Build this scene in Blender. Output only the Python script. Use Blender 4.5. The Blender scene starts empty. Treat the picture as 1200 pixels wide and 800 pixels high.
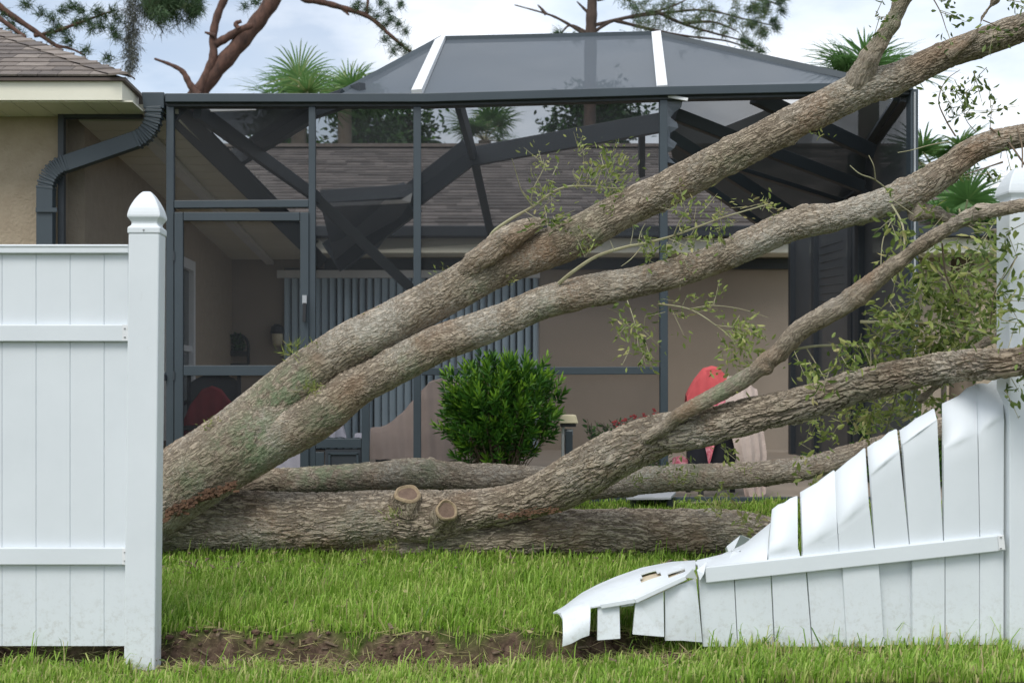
import bpy, bmesh, math, random
import numpy as np
from mathutils import Vector, Matrix, noise as mnoise

random.seed(7)
rng = np.random.default_rng(7)
S = bpy.context.scene
COL = S.collection
R = math.radians

# ------------------------------------------------------------------ camera, world, sun, exposure
F = 1500.0            # focal length in pixels of a 1200 px wide picture
CX, CY = 512.0, 448.0  # principal point
CAMZ = 1.19
cam = bpy.data.cameras.new('camera'); camo = bpy.data.objects.new('camera', cam); COL.objects.link(camo)
camo.location = (0, 0, CAMZ); camo.rotation_euler = (R(90), 0, 0)
cam.sensor_width = 36.0; cam.lens = 36.0 * F / 1200.0
cam.shift_x = (600 - CX) / 1200.0
cam.shift_y = (CY - 400) / 1200.0 * 1.0
cam.clip_start = 0.05; cam.clip_end = 2000
cam.dof.use_dof = True; cam.dof.focus_distance = 6.4; cam.dof.aperture_fstop = 4.5
S.camera = camo

SUN_EL, SUN_AZ = R(52), R(205)      # azimuth measured clockwise from +Y; the sun stands behind the camera, to the left
world = bpy.data.worlds.new('World'); S.world = world; world.use_nodes = True
nt = world.node_tree; nt.nodes.clear()
wo = nt.nodes.new('ShaderNodeOutputWorld'); bg = nt.nodes.new('ShaderNodeBackground')
sky = nt.nodes.new('ShaderNodeTexSky'); sky.sky_type = 'NISHITA'; sky.sun_disc = False
sky.sun_elevation = SUN_EL; sky.sun_rotation = SUN_AZ; sky.air_density = 1.0; sky.dust_density = 1.5
tc = nt.nodes.new('ShaderNodeTexCoord'); mp = nt.nodes.new('ShaderNodeMapping')
mp.inputs['Scale'].default_value = (1.0, 1.0, 2.6); mp.inputs['Location'].default_value = (0.35, 0.1, 0.2)
n1 = nt.nodes.new('ShaderNodeTexNoise'); n1.inputs['Scale'].default_value = 2.6; n1.inputs['Detail'].default_value = 7; n1.inputs['Roughness'].default_value = 0.55
rp = nt.nodes.new('ShaderNodeValToRGB'); rp.color_ramp.elements[0].position = 0.38; rp.color_ramp.elements[1].position = 0.60
n2 = nt.nodes.new('ShaderNodeTexNoise'); n2.inputs['Scale'].default_value = 4.0; n2.inputs['Detail'].default_value = 6
cr = nt.nodes.new('ShaderNodeValToRGB')
cr.color_ramp.elements[0].position = 0.35; cr.color_ramp.elements[0].color = (6.7, 7.5, 8.7, 1)
cr.color_ramp.elements[1].position = 0.62; cr.color_ramp.elements[1].color = (9.6, 9.7, 9.8, 1)
mx = nt.nodes.new('ShaderNodeMix'); mx.data_type = 'RGBA'
L = nt.links.new
L(tc.outputs['Generated'], mp.inputs['Vector']); L(mp.outputs['Vector'], n1.inputs['Vector']); L(mp.outputs['Vector'], n2.inputs['Vector'])
L(n1.outputs['Fac'], rp.inputs['Fac']); L(n2.outputs['Fac'], cr.inputs['Fac'])
ma = nt.nodes.new('ShaderNodeMath'); ma.operation = 'MULTIPLY_ADD'; ma.inputs[1].default_value = 0.68; ma.inputs[2].default_value = 0.32
L(rp.outputs['Color'], ma.inputs[0]); L(ma.outputs[0], mx.inputs['Factor'])
L(sky.outputs['Color'], mx.inputs['A']); L(cr.outputs['Color'], mx.inputs['B'])
L(mx.outputs['Result'], bg.inputs['Color']); bg.inputs['Strength'].default_value = 0.125
L(bg.outputs['Background'], wo.inputs['Surface'])

sl = bpy.data.lights.new('sun', 'SUN'); so = bpy.data.objects.new('sun', sl); COL.objects.link(so)
sl.energy = 1.8; sl.angle = R(26); sl.color = (1.0, 0.96, 0.9)
sd = Vector((math.sin(SUN_AZ) * math.cos(SUN_EL), math.cos(SUN_AZ) * math.cos(SUN_EL), math.sin(SUN_EL)))
so.rotation_euler = sd.to_track_quat('Z', 'Y').to_euler()
so.location = (0, -5, 12)

S.view_settings.view_transform = 'Standard'; S.view_settings.look = 'None'
S.view_settings.exposure = 0.2; S.view_settings.gamma = 1.0
S.render.engine = 'CYCLES'
S.cycles.transparent_max_bounces = 24; S.cycles.max_bounces = 8
S.cycles.use_denoising = True


def P(px, py, Y):
    """the point at distance Y that the photograph shows at (px, py)"""
    return Vector(((px - CX) * Y / F, Y, CAMZ - (py - CY) * Y / F))


# ------------------------------------------------------------------ materials
def mat(name):
    m = bpy.data.materials.new(name); m.use_nodes = True
    return m, m.node_tree, m.node_tree.nodes['Principled BSDF']


def node(t, kind, **kw):
    n = t.nodes.new(kind)
    for k, v in kw.items():
        if k in n.inputs: n.inputs[k].default_value = v
        else: setattr(n, k, v)
    return n


def ramp(t, stops):
    n = t.nodes.new('ShaderNodeValToRGB'); e = n.color_ramp.elements
    while len(e) < len(stops): e.new(0.5)
    for i, (p, c) in enumerate(stops):
        e[i].position = p; e[i].color = c if len(c) == 4 else (*c, 1)
    return n


def plain(name, c0, c1=None, scale=6.0, rough=0.5, bump=0.0, bscale=80.0, detail=6, metallic=0.0, spec=0.5, stretch=None):
    m, t, b = mat(name)
    c1 = c1 or tuple(x * 0.82 for x in c0)
    g = node(t, 'ShaderNodeTexCoord'); src = g.outputs['Object']
    if stretch:
        mm = node(t, 'ShaderNodeMapping'); mm.inputs['Scale'].default_value = stretch
        t.links.new(src, mm.inputs['Vector']); src = mm.outputs['Vector']
    n = node(t, 'ShaderNodeTexNoise', Scale=scale, Detail=detail, Roughness=0.6)
    r = ramp(t, [(0.3, c1), (0.7, c0)])
    t.links.new(src, n.inputs['Vector']); t.links.new(n.outputs['Fac'], r.inputs['Fac']); t.links.new(r.outputs['Color'], b.inputs['Base Color'])
    b.inputs['Roughness'].default_value = rough; b.inputs['Metallic'].default_value = metallic
    b.inputs['Specular IOR Level'].default_value = spec
    if bump:
        n2 = node(t, 'ShaderNodeTexNoise', Scale=bscale, Detail=4)
        bu = node(t, 'ShaderNodeBump', Strength=bump, Distance=0.01)
        t.links.new(src, n2.inputs['Vector']); t.links.new(n2.outputs['Fac'], bu.inputs['Height']); t.links.new(bu.outputs['Normal'], b.inputs['Normal'])
    return m


def bark_mat(name, around, along, depth, warm, lichen, furrow=0.28, light=1.0):
    m, t, b = mat(name); K = t.links.new
    at = node(t, 'ShaderNodeAttribute', attribute_name='bk')
    gm = node(t, 'ShaderNodeTexCoord')
    nd = node(t, 'ShaderNodeTexNoise', Scale=7.0, Detail=3)
    K(at.outputs['Vector'], nd.inputs['Vector'])
    sub = node(t, 'ShaderNodeVectorMath', operation='SUBTRACT'); sub.inputs[1].default_value = (0.5, 0.5, 0.5)
    K(nd.outputs['Color'], sub.inputs[0])
    scl = node(t, 'ShaderNodeVectorMath', operation='MULTIPLY'); scl.inputs[1].default_value = (0.035, 0.035, 0.14)
    K(sub.outputs[0], scl.inputs[0])
    add = node(t, 'ShaderNodeVectorMath', operation='ADD'); K(at.outputs['Vector'], add.inputs[0]); K(scl.outputs[0], add.inputs[1])
    def furrows(sa, sl_, width, off, det):
        q = node(t, 'ShaderNodeMapping'); q.inputs['Scale'].default_value = (sa, sa, sl_); q.inputs['Location'].default_value = (off, off * 1.7, off * .3)
        K(add.outputs[0], q.inputs['Vector'])
        nn = node(t, 'ShaderNodeTexNoise', Scale=1.0, Detail=det, Roughness=0.55, Distortion=0.35); K(q.outputs['Vector'], nn.inputs['Vector'])
        s1 = node(t, 'ShaderNodeMath', operation='SUBTRACT'); s1.inputs[1].default_value = 0.5; K(nn.outputs['Fac'], s1.inputs[0])
        s2 = node(t, 'ShaderNodeMath', operation='ABSOLUTE'); K(s1.outputs[0], s2.inputs[0])
        s3 = ramp(t, [(0.0, (0, 0, 0)), (width, (1, 1, 1))]); s3.color_ramp.interpolation = 'EASE'; K(s2.outputs[0], s3.inputs['Fac']); return s3
    fA = furrows(around * .85, along * .6, .07, 0.0, 2.5); fB = furrows(around * 1.35, along * 1.0, .09, 4.2, 3.0); fC = furrows(around * .8, along * 2.2, .05, 9.1, 2.5)
    m1 = node(t, 'ShaderNodeMath', operation='MULTIPLY_ADD'); m1.inputs[1].default_value = 0.7; m1.inputs[2].default_value = 0.3; K(fB.outputs['Color'], m1.inputs[0])
    m2 = node(t, 'ShaderNodeMath', operation='MULTIPLY'); K(fA.outputs['Color'], m2.inputs[0]); K(m1.outputs[0], m2.inputs[1])
    m3 = node(t, 'ShaderNodeMath', operation='MULTIPLY_ADD'); m3.inputs[1].default_value = 0.5; m3.inputs[2].default_value = 0.5; K(fC.outputs['Color'], m3.inputs[0])
    rg0 = node(t, 'ShaderNodeMath', operation='MULTIPLY'); K(m2.outputs[0], rg0.inputs[0]); K(m3.outputs[0], rg0.inputs[1])
    rg = ramp(t, [(0.0, (0, 0, 0)), (0.75, (1, 1, 1))]); K(rg0.outputs[0], rg.inputs['Fac'])
    mp2 = node(t, 'ShaderNodeMapping'); mp2.inputs['Scale'].default_value = (around * 1.6, around * 1.6, along * 2.2)
    K(add.outputs[0], mp2.inputs['Vector'])
    nf = node(t, 'ShaderNodeTexNoise', Scale=1.0, Detail=9, Roughness=0.75); K(mp2.outputs['Vector'], nf.inputs['Vector'])
    hm = node(t, 'ShaderNodeMath', operation='MULTIPLY_ADD'); hm.inputs[1].default_value = 0.5
    K(nf.outputs['Fac'], hm.inputs[0]); K(rg.outputs['Color'], hm.inputs[2])
    dp = node(t, 'ShaderNodeDisplacement', Midlevel=0.8, Scale=depth); K(hm.outputs[0], dp.inputs['Height'])
    K(dp.outputs['Displacement'], t.nodes['Material Output'].inputs['Displacement'])
    m.displacement_method = 'BOTH'
    # colour: brown grey plates, darker cork in the cracks with some crevice shade painted in, patches of warm bark, grey and green lichen
    nb = node(t, 'ShaderNodeTexNoise', Scale=4.5, Detail=6, Roughness=0.65); K(gm.outputs['Object'], nb.inputs['Vector'])
    base = ramp(t, [(p_, tuple(light * c_ for c_ in q_)) for p_, q_ in ((0.25, (0.29, 0.235, 0.175)), (0.5, (0.38, 0.32, 0.245)), (0.75, (0.46, 0.40, 0.325)))]); K(nb.outputs['Fac'], base.inputs['Fac'])
    cork_shade = node(t, 'ShaderNodeMix', data_type='RGBA'); cork_shade.inputs['A'].default_value = (0.05, 0.036, 0.026, 1)
    cf = node(t, 'ShaderNodeMath', operation='MULTIPLY_ADD'); cf.inputs[1].default_value = 1 - furrow; cf.inputs[2].default_value = furrow
    K(rg.outputs['Color'], cf.inputs[0]); K(cf.outputs[0], cork_shade.inputs['Factor']); K(base.outputs['Color'], cork_shade.inputs['B'])
    nw = node(t, 'ShaderNodeTexNoise', Scale=3.1, Detail=5); mw = node(t, 'ShaderNodeMapping'); mw.inputs['Location'].default_value = (3.1, 8.2, 1.7)
    K(gm.outputs['Object'], mw.inputs['Vector']); K(mw.outputs['Vector'], nw.inputs['Vector'])
    rw = ramp(t, [(0.52, (0, 0, 0)), (0.72, (warm, warm, warm))]); K(nw.outputs['Fac'], rw.inputs['Fac'])
    wm = node(t, 'ShaderNodeMix', data_type='RGBA'); wm.inputs['B'].default_value = (0.29, 0.185, 0.115, 1)
    K(rw.outputs['Color'], wm.inputs['Factor']); K(cork_shade.outputs['Result'], wm.inputs['A'])
    # speckled crust lichen
    nl = node(t, 'ShaderNodeTexNoise', Scale=48.0, Detail=9, Roughness=0.8); K(gm.outputs['Object'], nl.inputs['Vector'])
    nl2 = node(t, 'ShaderNodeTexNoise', Scale=2.6, Detail=4); K(gm.outputs['Object'], nl2.inputs['Vector'])
    ml = node(t, 'ShaderNodeMath', operation='MULTIPLY'); K(nl.outputs['Fac'], ml.inputs[0]); K(nl2.outputs['Fac'], ml.inputs[1])
    rl = ramp(t, [(0.24, (0, 0, 0)), (0.42, (lichen, lichen, lichen))]); K(ml.outputs[0], rl.inputs['Fac'])
    lm = node(t, 'ShaderNodeMix', data_type='RGBA'); lm.inputs['B'].default_value = (0.50, 0.48, 0.42, 1)
    K(rl.outputs['Color'], lm.inputs['Factor']); K(wm.outputs['Result'], lm.inputs['A'])
    # green lichen where the attribute says it grows
    ag = node(t, 'ShaderNodeAttribute', attribute_name='moss')
    gmul = node(t, 'ShaderNodeMath', operation='MULTIPLY'); rr = ramp(t, [(0.42, (0, 0, 0)), (0.56, (1, 1, 1))])
    ng = node(t, 'ShaderNodeTexNoise', Scale=17.0, Detail=7, Roughness=0.7); K(gm.outputs['Object'], ng.inputs['Vector']); K(ng.outputs['Fac'], rr.inputs['Fac'])
    K(rr.outputs['Color'], gmul.inputs[0]); K(ag.outputs['Fac'], gmul.inputs[1])
    gx = node(t, 'ShaderNodeMix', data_type='RGBA'); gx.inputs['B'].default_value = (0.21, 0.27, 0.16, 1)
    K(gmul.outputs[0], gx.inputs['Factor']); K(lm.outputs['Result'], gx.inputs['A'])
    K(gx.outputs['Result'], b.inputs['Base Color'])
    b.inputs['Roughness'].default_value = 0.92; b.inputs['Specular IOR Level'].default_value = 0.2
    return m


def tint_mat(name, stops, rough=0.6, trans=0.25, spec=0.35):
    """plants: every leaf carries its own number 'tint' from 0 to 1"""
    m, t, b = mat(name)
    a = node(t, 'ShaderNodeAttribute', attribute_name='tint'); r = ramp(t, stops)
    t.links.new(a.outputs['Fac'], r.inputs['Fac']); t.links.new(r.outputs['Color'], b.inputs['Base Color'])
    b.inputs['Roughness'].default_value = rough; b.inputs['Specular IOR Level'].default_value = spec
    if trans:
        tr = node(t, 'ShaderNodeBsdfTranslucent'); mxs = node(t, 'ShaderNodeMixShader'); mxs.inputs['Fac'].default_value = trans
        t.links.new(r.outputs['Color'], tr.inputs['Color']); t.links.new(b.outputs['BSDF'], mxs.inputs[1]); t.links.new(tr.outputs['BSDF'], mxs.inputs[2])
        t.links.new(mxs.outputs['Shader'], t.nodes['Material Output'].inputs['Surface'])
    return m


def screen_mat(name, opacity, c=(0.022, 0.027, 0.033)):
    """insect mesh: even open weave of dark threads"""
    m, t, b = mat(name)
    tr = node(t, 'ShaderNodeBsdfTransparent'); ms = node(t, 'ShaderNodeMixShader')
    g = node(t, 'ShaderNodeTexCoord'); n = node(t, 'ShaderNodeTexNoise', Scale=1.6, Detail=4)
    t.links.new(g.outputs['Object'], n.inputs['Vector'])
    ml = node(t, 'ShaderNodeMath', operation='MULTIPLY_ADD'); ml.inputs[1].default_value = 0.12; ml.inputs[2].default_value = opacity - 0.06
    t.links.new(n.outputs['Fac'], ml.inputs[0]); t.links.new(ml.outputs[0], ms.inputs['Fac'])
    b.inputs['Base Color'].default_value = (*c, 1); b.inputs['Roughness'].default_value = 0.6
    t.links.new(tr.outputs['BSDF'], ms.inputs[1]); t.links.new(b.outputs['BSDF'], ms.inputs[2])
    t.links.new(ms.outputs['Shader'], t.nodes['Material Output'].inputs['Surface'])
    return m


M = {}
M['vinyl'] = plain('white_vinyl', (0.695, 0.74, 0.768), (0.645, 0.69, 0.718), 3.0, 0.5, 0.03, 30)
def splash(m):
    """mud splash and a little algae on the lowest hand's breadth of the boards, and faint scuffs"""
    t = m.node_tree; b = t.nodes['Principled BSDF']; old = b.inputs['Base Color'].links[0].from_socket; K = t.links.new
    g = node(t, 'ShaderNodeNewGeometry'); sx = node(t, 'ShaderNodeSeparateXYZ'); K(g.outputs['Position'], sx.inputs[0])
    h = node(t, 'ShaderNodeMapRange'); h.inputs['From Min'].default_value = 0.42; h.inputs['From Max'].default_value = 0.06; K(sx.outputs['Z'], h.inputs['Value'])
    n = node(t, 'ShaderNodeTexNoise', Scale=38.0, Detail=8, Roughness=0.75); K(g.outputs['Position'], n.inputs['Vector'])
    r = ramp(t, [(0.50, (0, 0, 0)), (0.70, (1, 1, 1))]); K(n.outputs['Fac'], r.inputs['Fac'])
    mu = node(t, 'ShaderNodeMath', operation='MULTIPLY'); K(h.outputs['Result'], mu.inputs[0]); K(r.outputs['Color'], mu.inputs[1])
    m2 = node(t, 'ShaderNodeMath', operation='MULTIPLY'); m2.inputs[1].default_value = 0.5; K(mu.outputs[0], m2.inputs[0])
    x = node(t, 'ShaderNodeMix', data_type='RGBA'); x.inputs['B'].default_value = (0.26, 0.23, 0.15, 1); K(m2.outputs[0], x.inputs['Factor']); K(old, x.inputs['A'])
    mp = node(t, 'ShaderNodeMapping'); mp.inputs['Scale'].default_value = (5, 5, 1.2); mp.inputs['Rotation'].default_value = (0, .5, 0); K(g.outputs['Position'], mp.inputs['Vector'])
    n3 = node(t, 'ShaderNodeTexNoise', Scale=3.0, Detail=9, Roughness=0.8); K(mp.outputs['Vector'], n3.inputs['Vector'])
    r3 = ramp(t, [(0.62, (0, 0, 0)), (0.74, (.22, .22, .22))]); K(n3.outputs['Fac'], r3.inputs['Fac'])
    x2 = node(t, 'ShaderNodeMix', data_type='RGBA'); x2.inputs['B'].default_value = (0.40, 0.43, 0.38, 1); K(r3.outputs['Color'], x2.inputs['Factor']); K(x.outputs['Result'], x2.inputs['A'])
    K(x2.outputs['Result'], b.inputs['Base Color'])
splash(M['vinyl'])
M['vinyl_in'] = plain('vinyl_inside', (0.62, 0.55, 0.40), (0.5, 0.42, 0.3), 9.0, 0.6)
M['metal'] = plain('bronze_grey_aluminium', (0.044, 0.061, 0.074), (0.035, 0.05, 0.061), 3.0, 0.45, spec=0.5)
M['metal_dark'] = plain('dark_aluminium', (0.036, 0.045, 0.055), (0.028, 0.035, 0.043), 3.0, 0.5)
M['metal_white'] = plain('white_aluminium', (0.78, 0.79, 0.80), (0.68, 0.7, 0.71), 5.0, 0.4)
M['steel'] = plain('steel', (0.42, 0.42, 0.41), (0.3, 0.3, 0.3), 20, 0.4, metallic=0.6)
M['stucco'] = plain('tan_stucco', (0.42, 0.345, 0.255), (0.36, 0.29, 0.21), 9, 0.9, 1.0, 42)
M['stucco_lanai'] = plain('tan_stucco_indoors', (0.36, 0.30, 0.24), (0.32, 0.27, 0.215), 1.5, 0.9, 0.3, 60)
M['fascia'] = plain('cream_fascia', (0.76, 0.74, 0.62), (0.70, 0.68, 0.56), 2.0, 0.5)
M['drip'] = plain('brown_drip_edge', (0.10, 0.07, 0.055), None, 4, 0.5)
M['shingle'] = plain('asphalt_shingle', (0.23, 0.195, 0.17), (0.14, 0.118, 0.105), 9.0, 0.95, 0.5, 250)
M['shingle2'] = plain('asphalt_shingle_dark', (0.17, 0.145, 0.13), (0.11, 0.095, 0.088), 12.0, 0.95, 0.5, 250)
M['shingle3'] = plain('asphalt_shingle_light', (0.29, 0.25, 0.22), (0.20, 0.17, 0.15), 11.0, 0.95, 0.5, 250)
M['screen'] = screen_mat('insect_screen', 0.29)
M['screen_slope'] = screen_mat('sloping_insect_screen', 0.87, (0.066, 0.083, 0.10))
M['screen_roof'] = screen_mat('roof_insect_screen', 0.42, (0.06, 0.07, 0.085))
M['screen_half'] = screen_mat('doubled_insect_screen', 0.66, (0.10, 0.12, 0.145))
M['screen_dense'] = screen_mat('folded_insect_screen', 0.93, (0.11, 0.13, 0.155))
M['screen_side'] = screen_mat('side_insect_screen', 0.93, (0.06, 0.07, 0.08))
M['patio'] = plain('tan_concrete', (0.38, 0.32, 0.26), (0.32, 0.27, 0.22), 2.0, 0.85, 0.2, 60)
M['blind'] = plain('pale_blue_blind', (0.44, 0.56, 0.64), (0.39, 0.5, 0.58), 3.0, 0.5)
M['glass'] = plain('dark_glass', (0.03, 0.045, 0.05), (0.015, 0.02, 0.022), 2.0, 0.06, spec=0.8)
M['red'] = plain('red_towel', (0.78, 0.14, 0.15), (0.68, 0.11, 0.12), 12, 0.95, 0.5, 220)
M['darkred'] = plain('dark_red_cloth', (0.28, 0.028, 0.035), (0.2, 0.02, 0.026), 8, 0.95, 0.4, 200)
M['beige'] = plain('beige_towel', (0.56, 0.46, 0.41), (0.48, 0.385, 0.345), 14, 0.95, 0.6, 160)
M['taupe'] = plain('taupe_cover', (0.40, 0.32, 0.285), (0.33, 0.265, 0.235), 5, 0.9, 0.4, 120)
M['white_cloth'] = plain('white_cloth', (0.66, 0.65, 0.72), (0.56, 0.55, 0.64), 6, 0.9, 0.3, 150)
M['black'] = plain('black_plastic', (0.018, 0.019, 0.022), None, 4, 0.5)
M['navy'] = plain('black_cloth', (0.014, 0.015, 0.022), (0.009, 0.01, 0.016), 10, 0.9)
M['cutwood'] = plain('cut_sapwood', (0.40, 0.31, 0.20), (0.27, 0.20, 0.125), 34, 0.85, 0.4, 120)
M['heart'] = plain('cut_heartwood', (0.19, 0.13, 0.095), (0.12, 0.08, 0.06), 22, 0.9, 0.5, 100)
M['torn'] = plain('torn_inner_bark', (0.17, 0.092, 0.052), (0.09, 0.05, 0.032), 22, 0.9, 0.7, 70)
M['cream'] = plain('cream_plastic', (0.66, 0.60, 0.42), (0.56, 0.5, 0.34), 12, 0.7)
M['pipe'] = plain('grey_conduit', (0.40, 0.42, 0.44), None, 6, 0.5)
M['slab'] = plain('grey_board', (0.40, 0.42, 0.45), (0.33, 0.35, 0.37), 5, 0.7)
M['pinebark'] = plain('reddish_pine_bark', (0.16, 0.085, 0.062), (0.055, 0.034, 0.028), 5.0, 0.95, 1.0, 16, stretch=(2.2, 2.2, 0.9))
M['darkbark'] = plain('dark_pine_bark', (0.10, 0.07, 0.055), (0.045, 0.032, 0.027), 5.0, 0.95, 1.0, 16, stretch=(2.2, 2.2, 0.9))
M['palmbark'] = plain('palm_trunk', (0.20, 0.165, 0.125), (0.12, 0.095, 0.07), 7.0, 0.95, 0.6, 20)
M['twig'] = plain('pale_green_twig', (0.36, 0.36, 0.22), (0.25, 0.22, 0.13), 14, 0.85)
M['twig_brown'] = plain('brown_twig', (0.20, 0.15, 0.10), (0.13, 0.095, 0.065), 14, 0.9)
M['bark_big'] = bark_mat('oak_bark_log', 34, 8.5, 0.014, 0.5, 0.6, 0.30, 1.06)
M['bark'] = bark_mat('oak_bark_limb', 52, 19, 0.008, 0.7, 0.95, 0.36, 1.08)
M['bark_thin'] = bark_mat('oak_bark_branch', 60, 22, 0.004, 0.8, 0.4, 0.4)
M['oakleaf'] = tint_mat('oak_leaf', [(0.0, (0.06, 0.10, 0.024)), (0.4, (0.18, 0.25, 0.06)), (0.8, (0.34, 0.39, 0.11)), (1.0, (0.42, 0.38, 0.17))], 0.45, 0.35)
M['bushleaf'] = tint_mat('shrub_leaf', [(0.0, (0.014, 0.05, 0.008)), (0.45, (0.045, 0.14, 0.016)), (1.0, (0.22, 0.40, 0.035))], 0.4, 0.25)
M['pineneedle'] = tint_mat('pine_needle', [(0.0, (0.035, 0.075, 0.03)), (0.6, (0.07, 0.13, 0.05)), (1.0, (0.14, 0.15, 0.07))], 0.6, 0.2)
M['palmleaf'] = tint_mat('palm_leaf', [(0.0, (0.06, 0.14, 0.04)), (0.6, (0.12, 0.25, 0.07)), (1.0, (0.28, 0.32, 0.12))], 0.45, 0.35)
M['mossleaf'] = tint_mat('hanging_moss', [(0.0, (0.08, 0.085, 0.075)), (1.0, (0.17, 0.18, 0.15))], 0.9, 0.2)
M['grass'] = tint_mat('lawn_grass', [(0.0, (0.085, 0.18, 0.018)), (0.35, (0.22, 0.40, 0.04)), (0.7, (0.40, 0.57, 0.11)), (0.88, (0.53, 0.57, 0.2)), (1.0, (0.50, 0.39, 0.24))], 0.45, 0.42)
M['flower'] = plain('red_petals', (0.55, 0.04, 0.035), (0.42, 0.03, 0.03), 40, 0.6)
M['soil'] = plain('dark_soil', (0.14, 0.082, 0.056), (0.055, 0.033, 0.024), 26, 1.0, 0.9, 90)
M['pinktowel'] = plain('pink_patterned_towel', (0.75, 0.38, 0.42), (0.45, 0.05, 0.10), 38, 0.95, 0.4, 200, detail=2)


def ground_material():
    m, t, b = mat('lawn_soil'); K = t.links.new
    a = node(t, 'ShaderNodeAttribute', attribute_name='bare'); g = node(t, 'ShaderNodeTexCoord')
    n = node(t, 'ShaderNodeTexNoise', Scale=16.0, Detail=9, Roughness=0.7); K(g.outputs['Object'], n.inputs['Vector'])
    soil = ramp(t, [(0.3, (0.035, 0.024, 0.018)), (0.5, (0.095, 0.064, 0.046)), (0.62, (0.17, 0.12, 0.085)), (0.78, (0.28, 0.21, 0.14))]); K(n.outputs['Fac'], soil.inputs['Fac'])
    th = ramp(t, [(0.3, (0.03, 0.045, 0.012)), (0.55, (0.065, 0.085, 0.022)), (0.78, (0.15, 0.13, 0.06))]); K(n.outputs['Fac'], th.inputs['Fac'])
    mxx = node(t, 'ShaderNodeMix', data_type='RGBA'); K(a.outputs['Fac'], mxx.inputs['Factor']); K(th.outputs['Color'], mxx.inputs['A']); K(soil.outputs['Color'], mxx.inputs['B'])
    K(mxx.outputs['Result'], b.inputs['Base Color']); b.inputs['Roughness'].default_value = 1.0; b.inputs['Specular IOR Level'].default_value = 0.1
    n2 = node(t, 'ShaderNodeTexNoise', Scale=45.0, Detail=6); K(g.outputs['Object'], n2.inputs['Vector'])
    bu = node(t, 'ShaderNodeBump', Strength=0.9, Distance=0.02); K(n2.outputs['Fac'], bu.inputs['Height']); K(bu.outputs['Normal'], b.inputs['Normal'])
    return m


M['ground'] = ground_material()


# ------------------------------------------------------------------ object helpers
OFF = {}


def tag(o, label=None, cat=None, group=None, kind=None):
    if label: o['label'] = label
    if cat: o['category'] = cat
    if group: o['group'] = group
    if kind: o['kind'] = kind
    return o


def thing(name, loc, label, cat, group=None):
    o = bpy.data.objects.new(name, None); COL.objects.link(o); o.location = loc; o.empty_display_size = 0.2
    OFF[o] = Vector(loc)
    return tag(o, label, cat, group)


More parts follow.
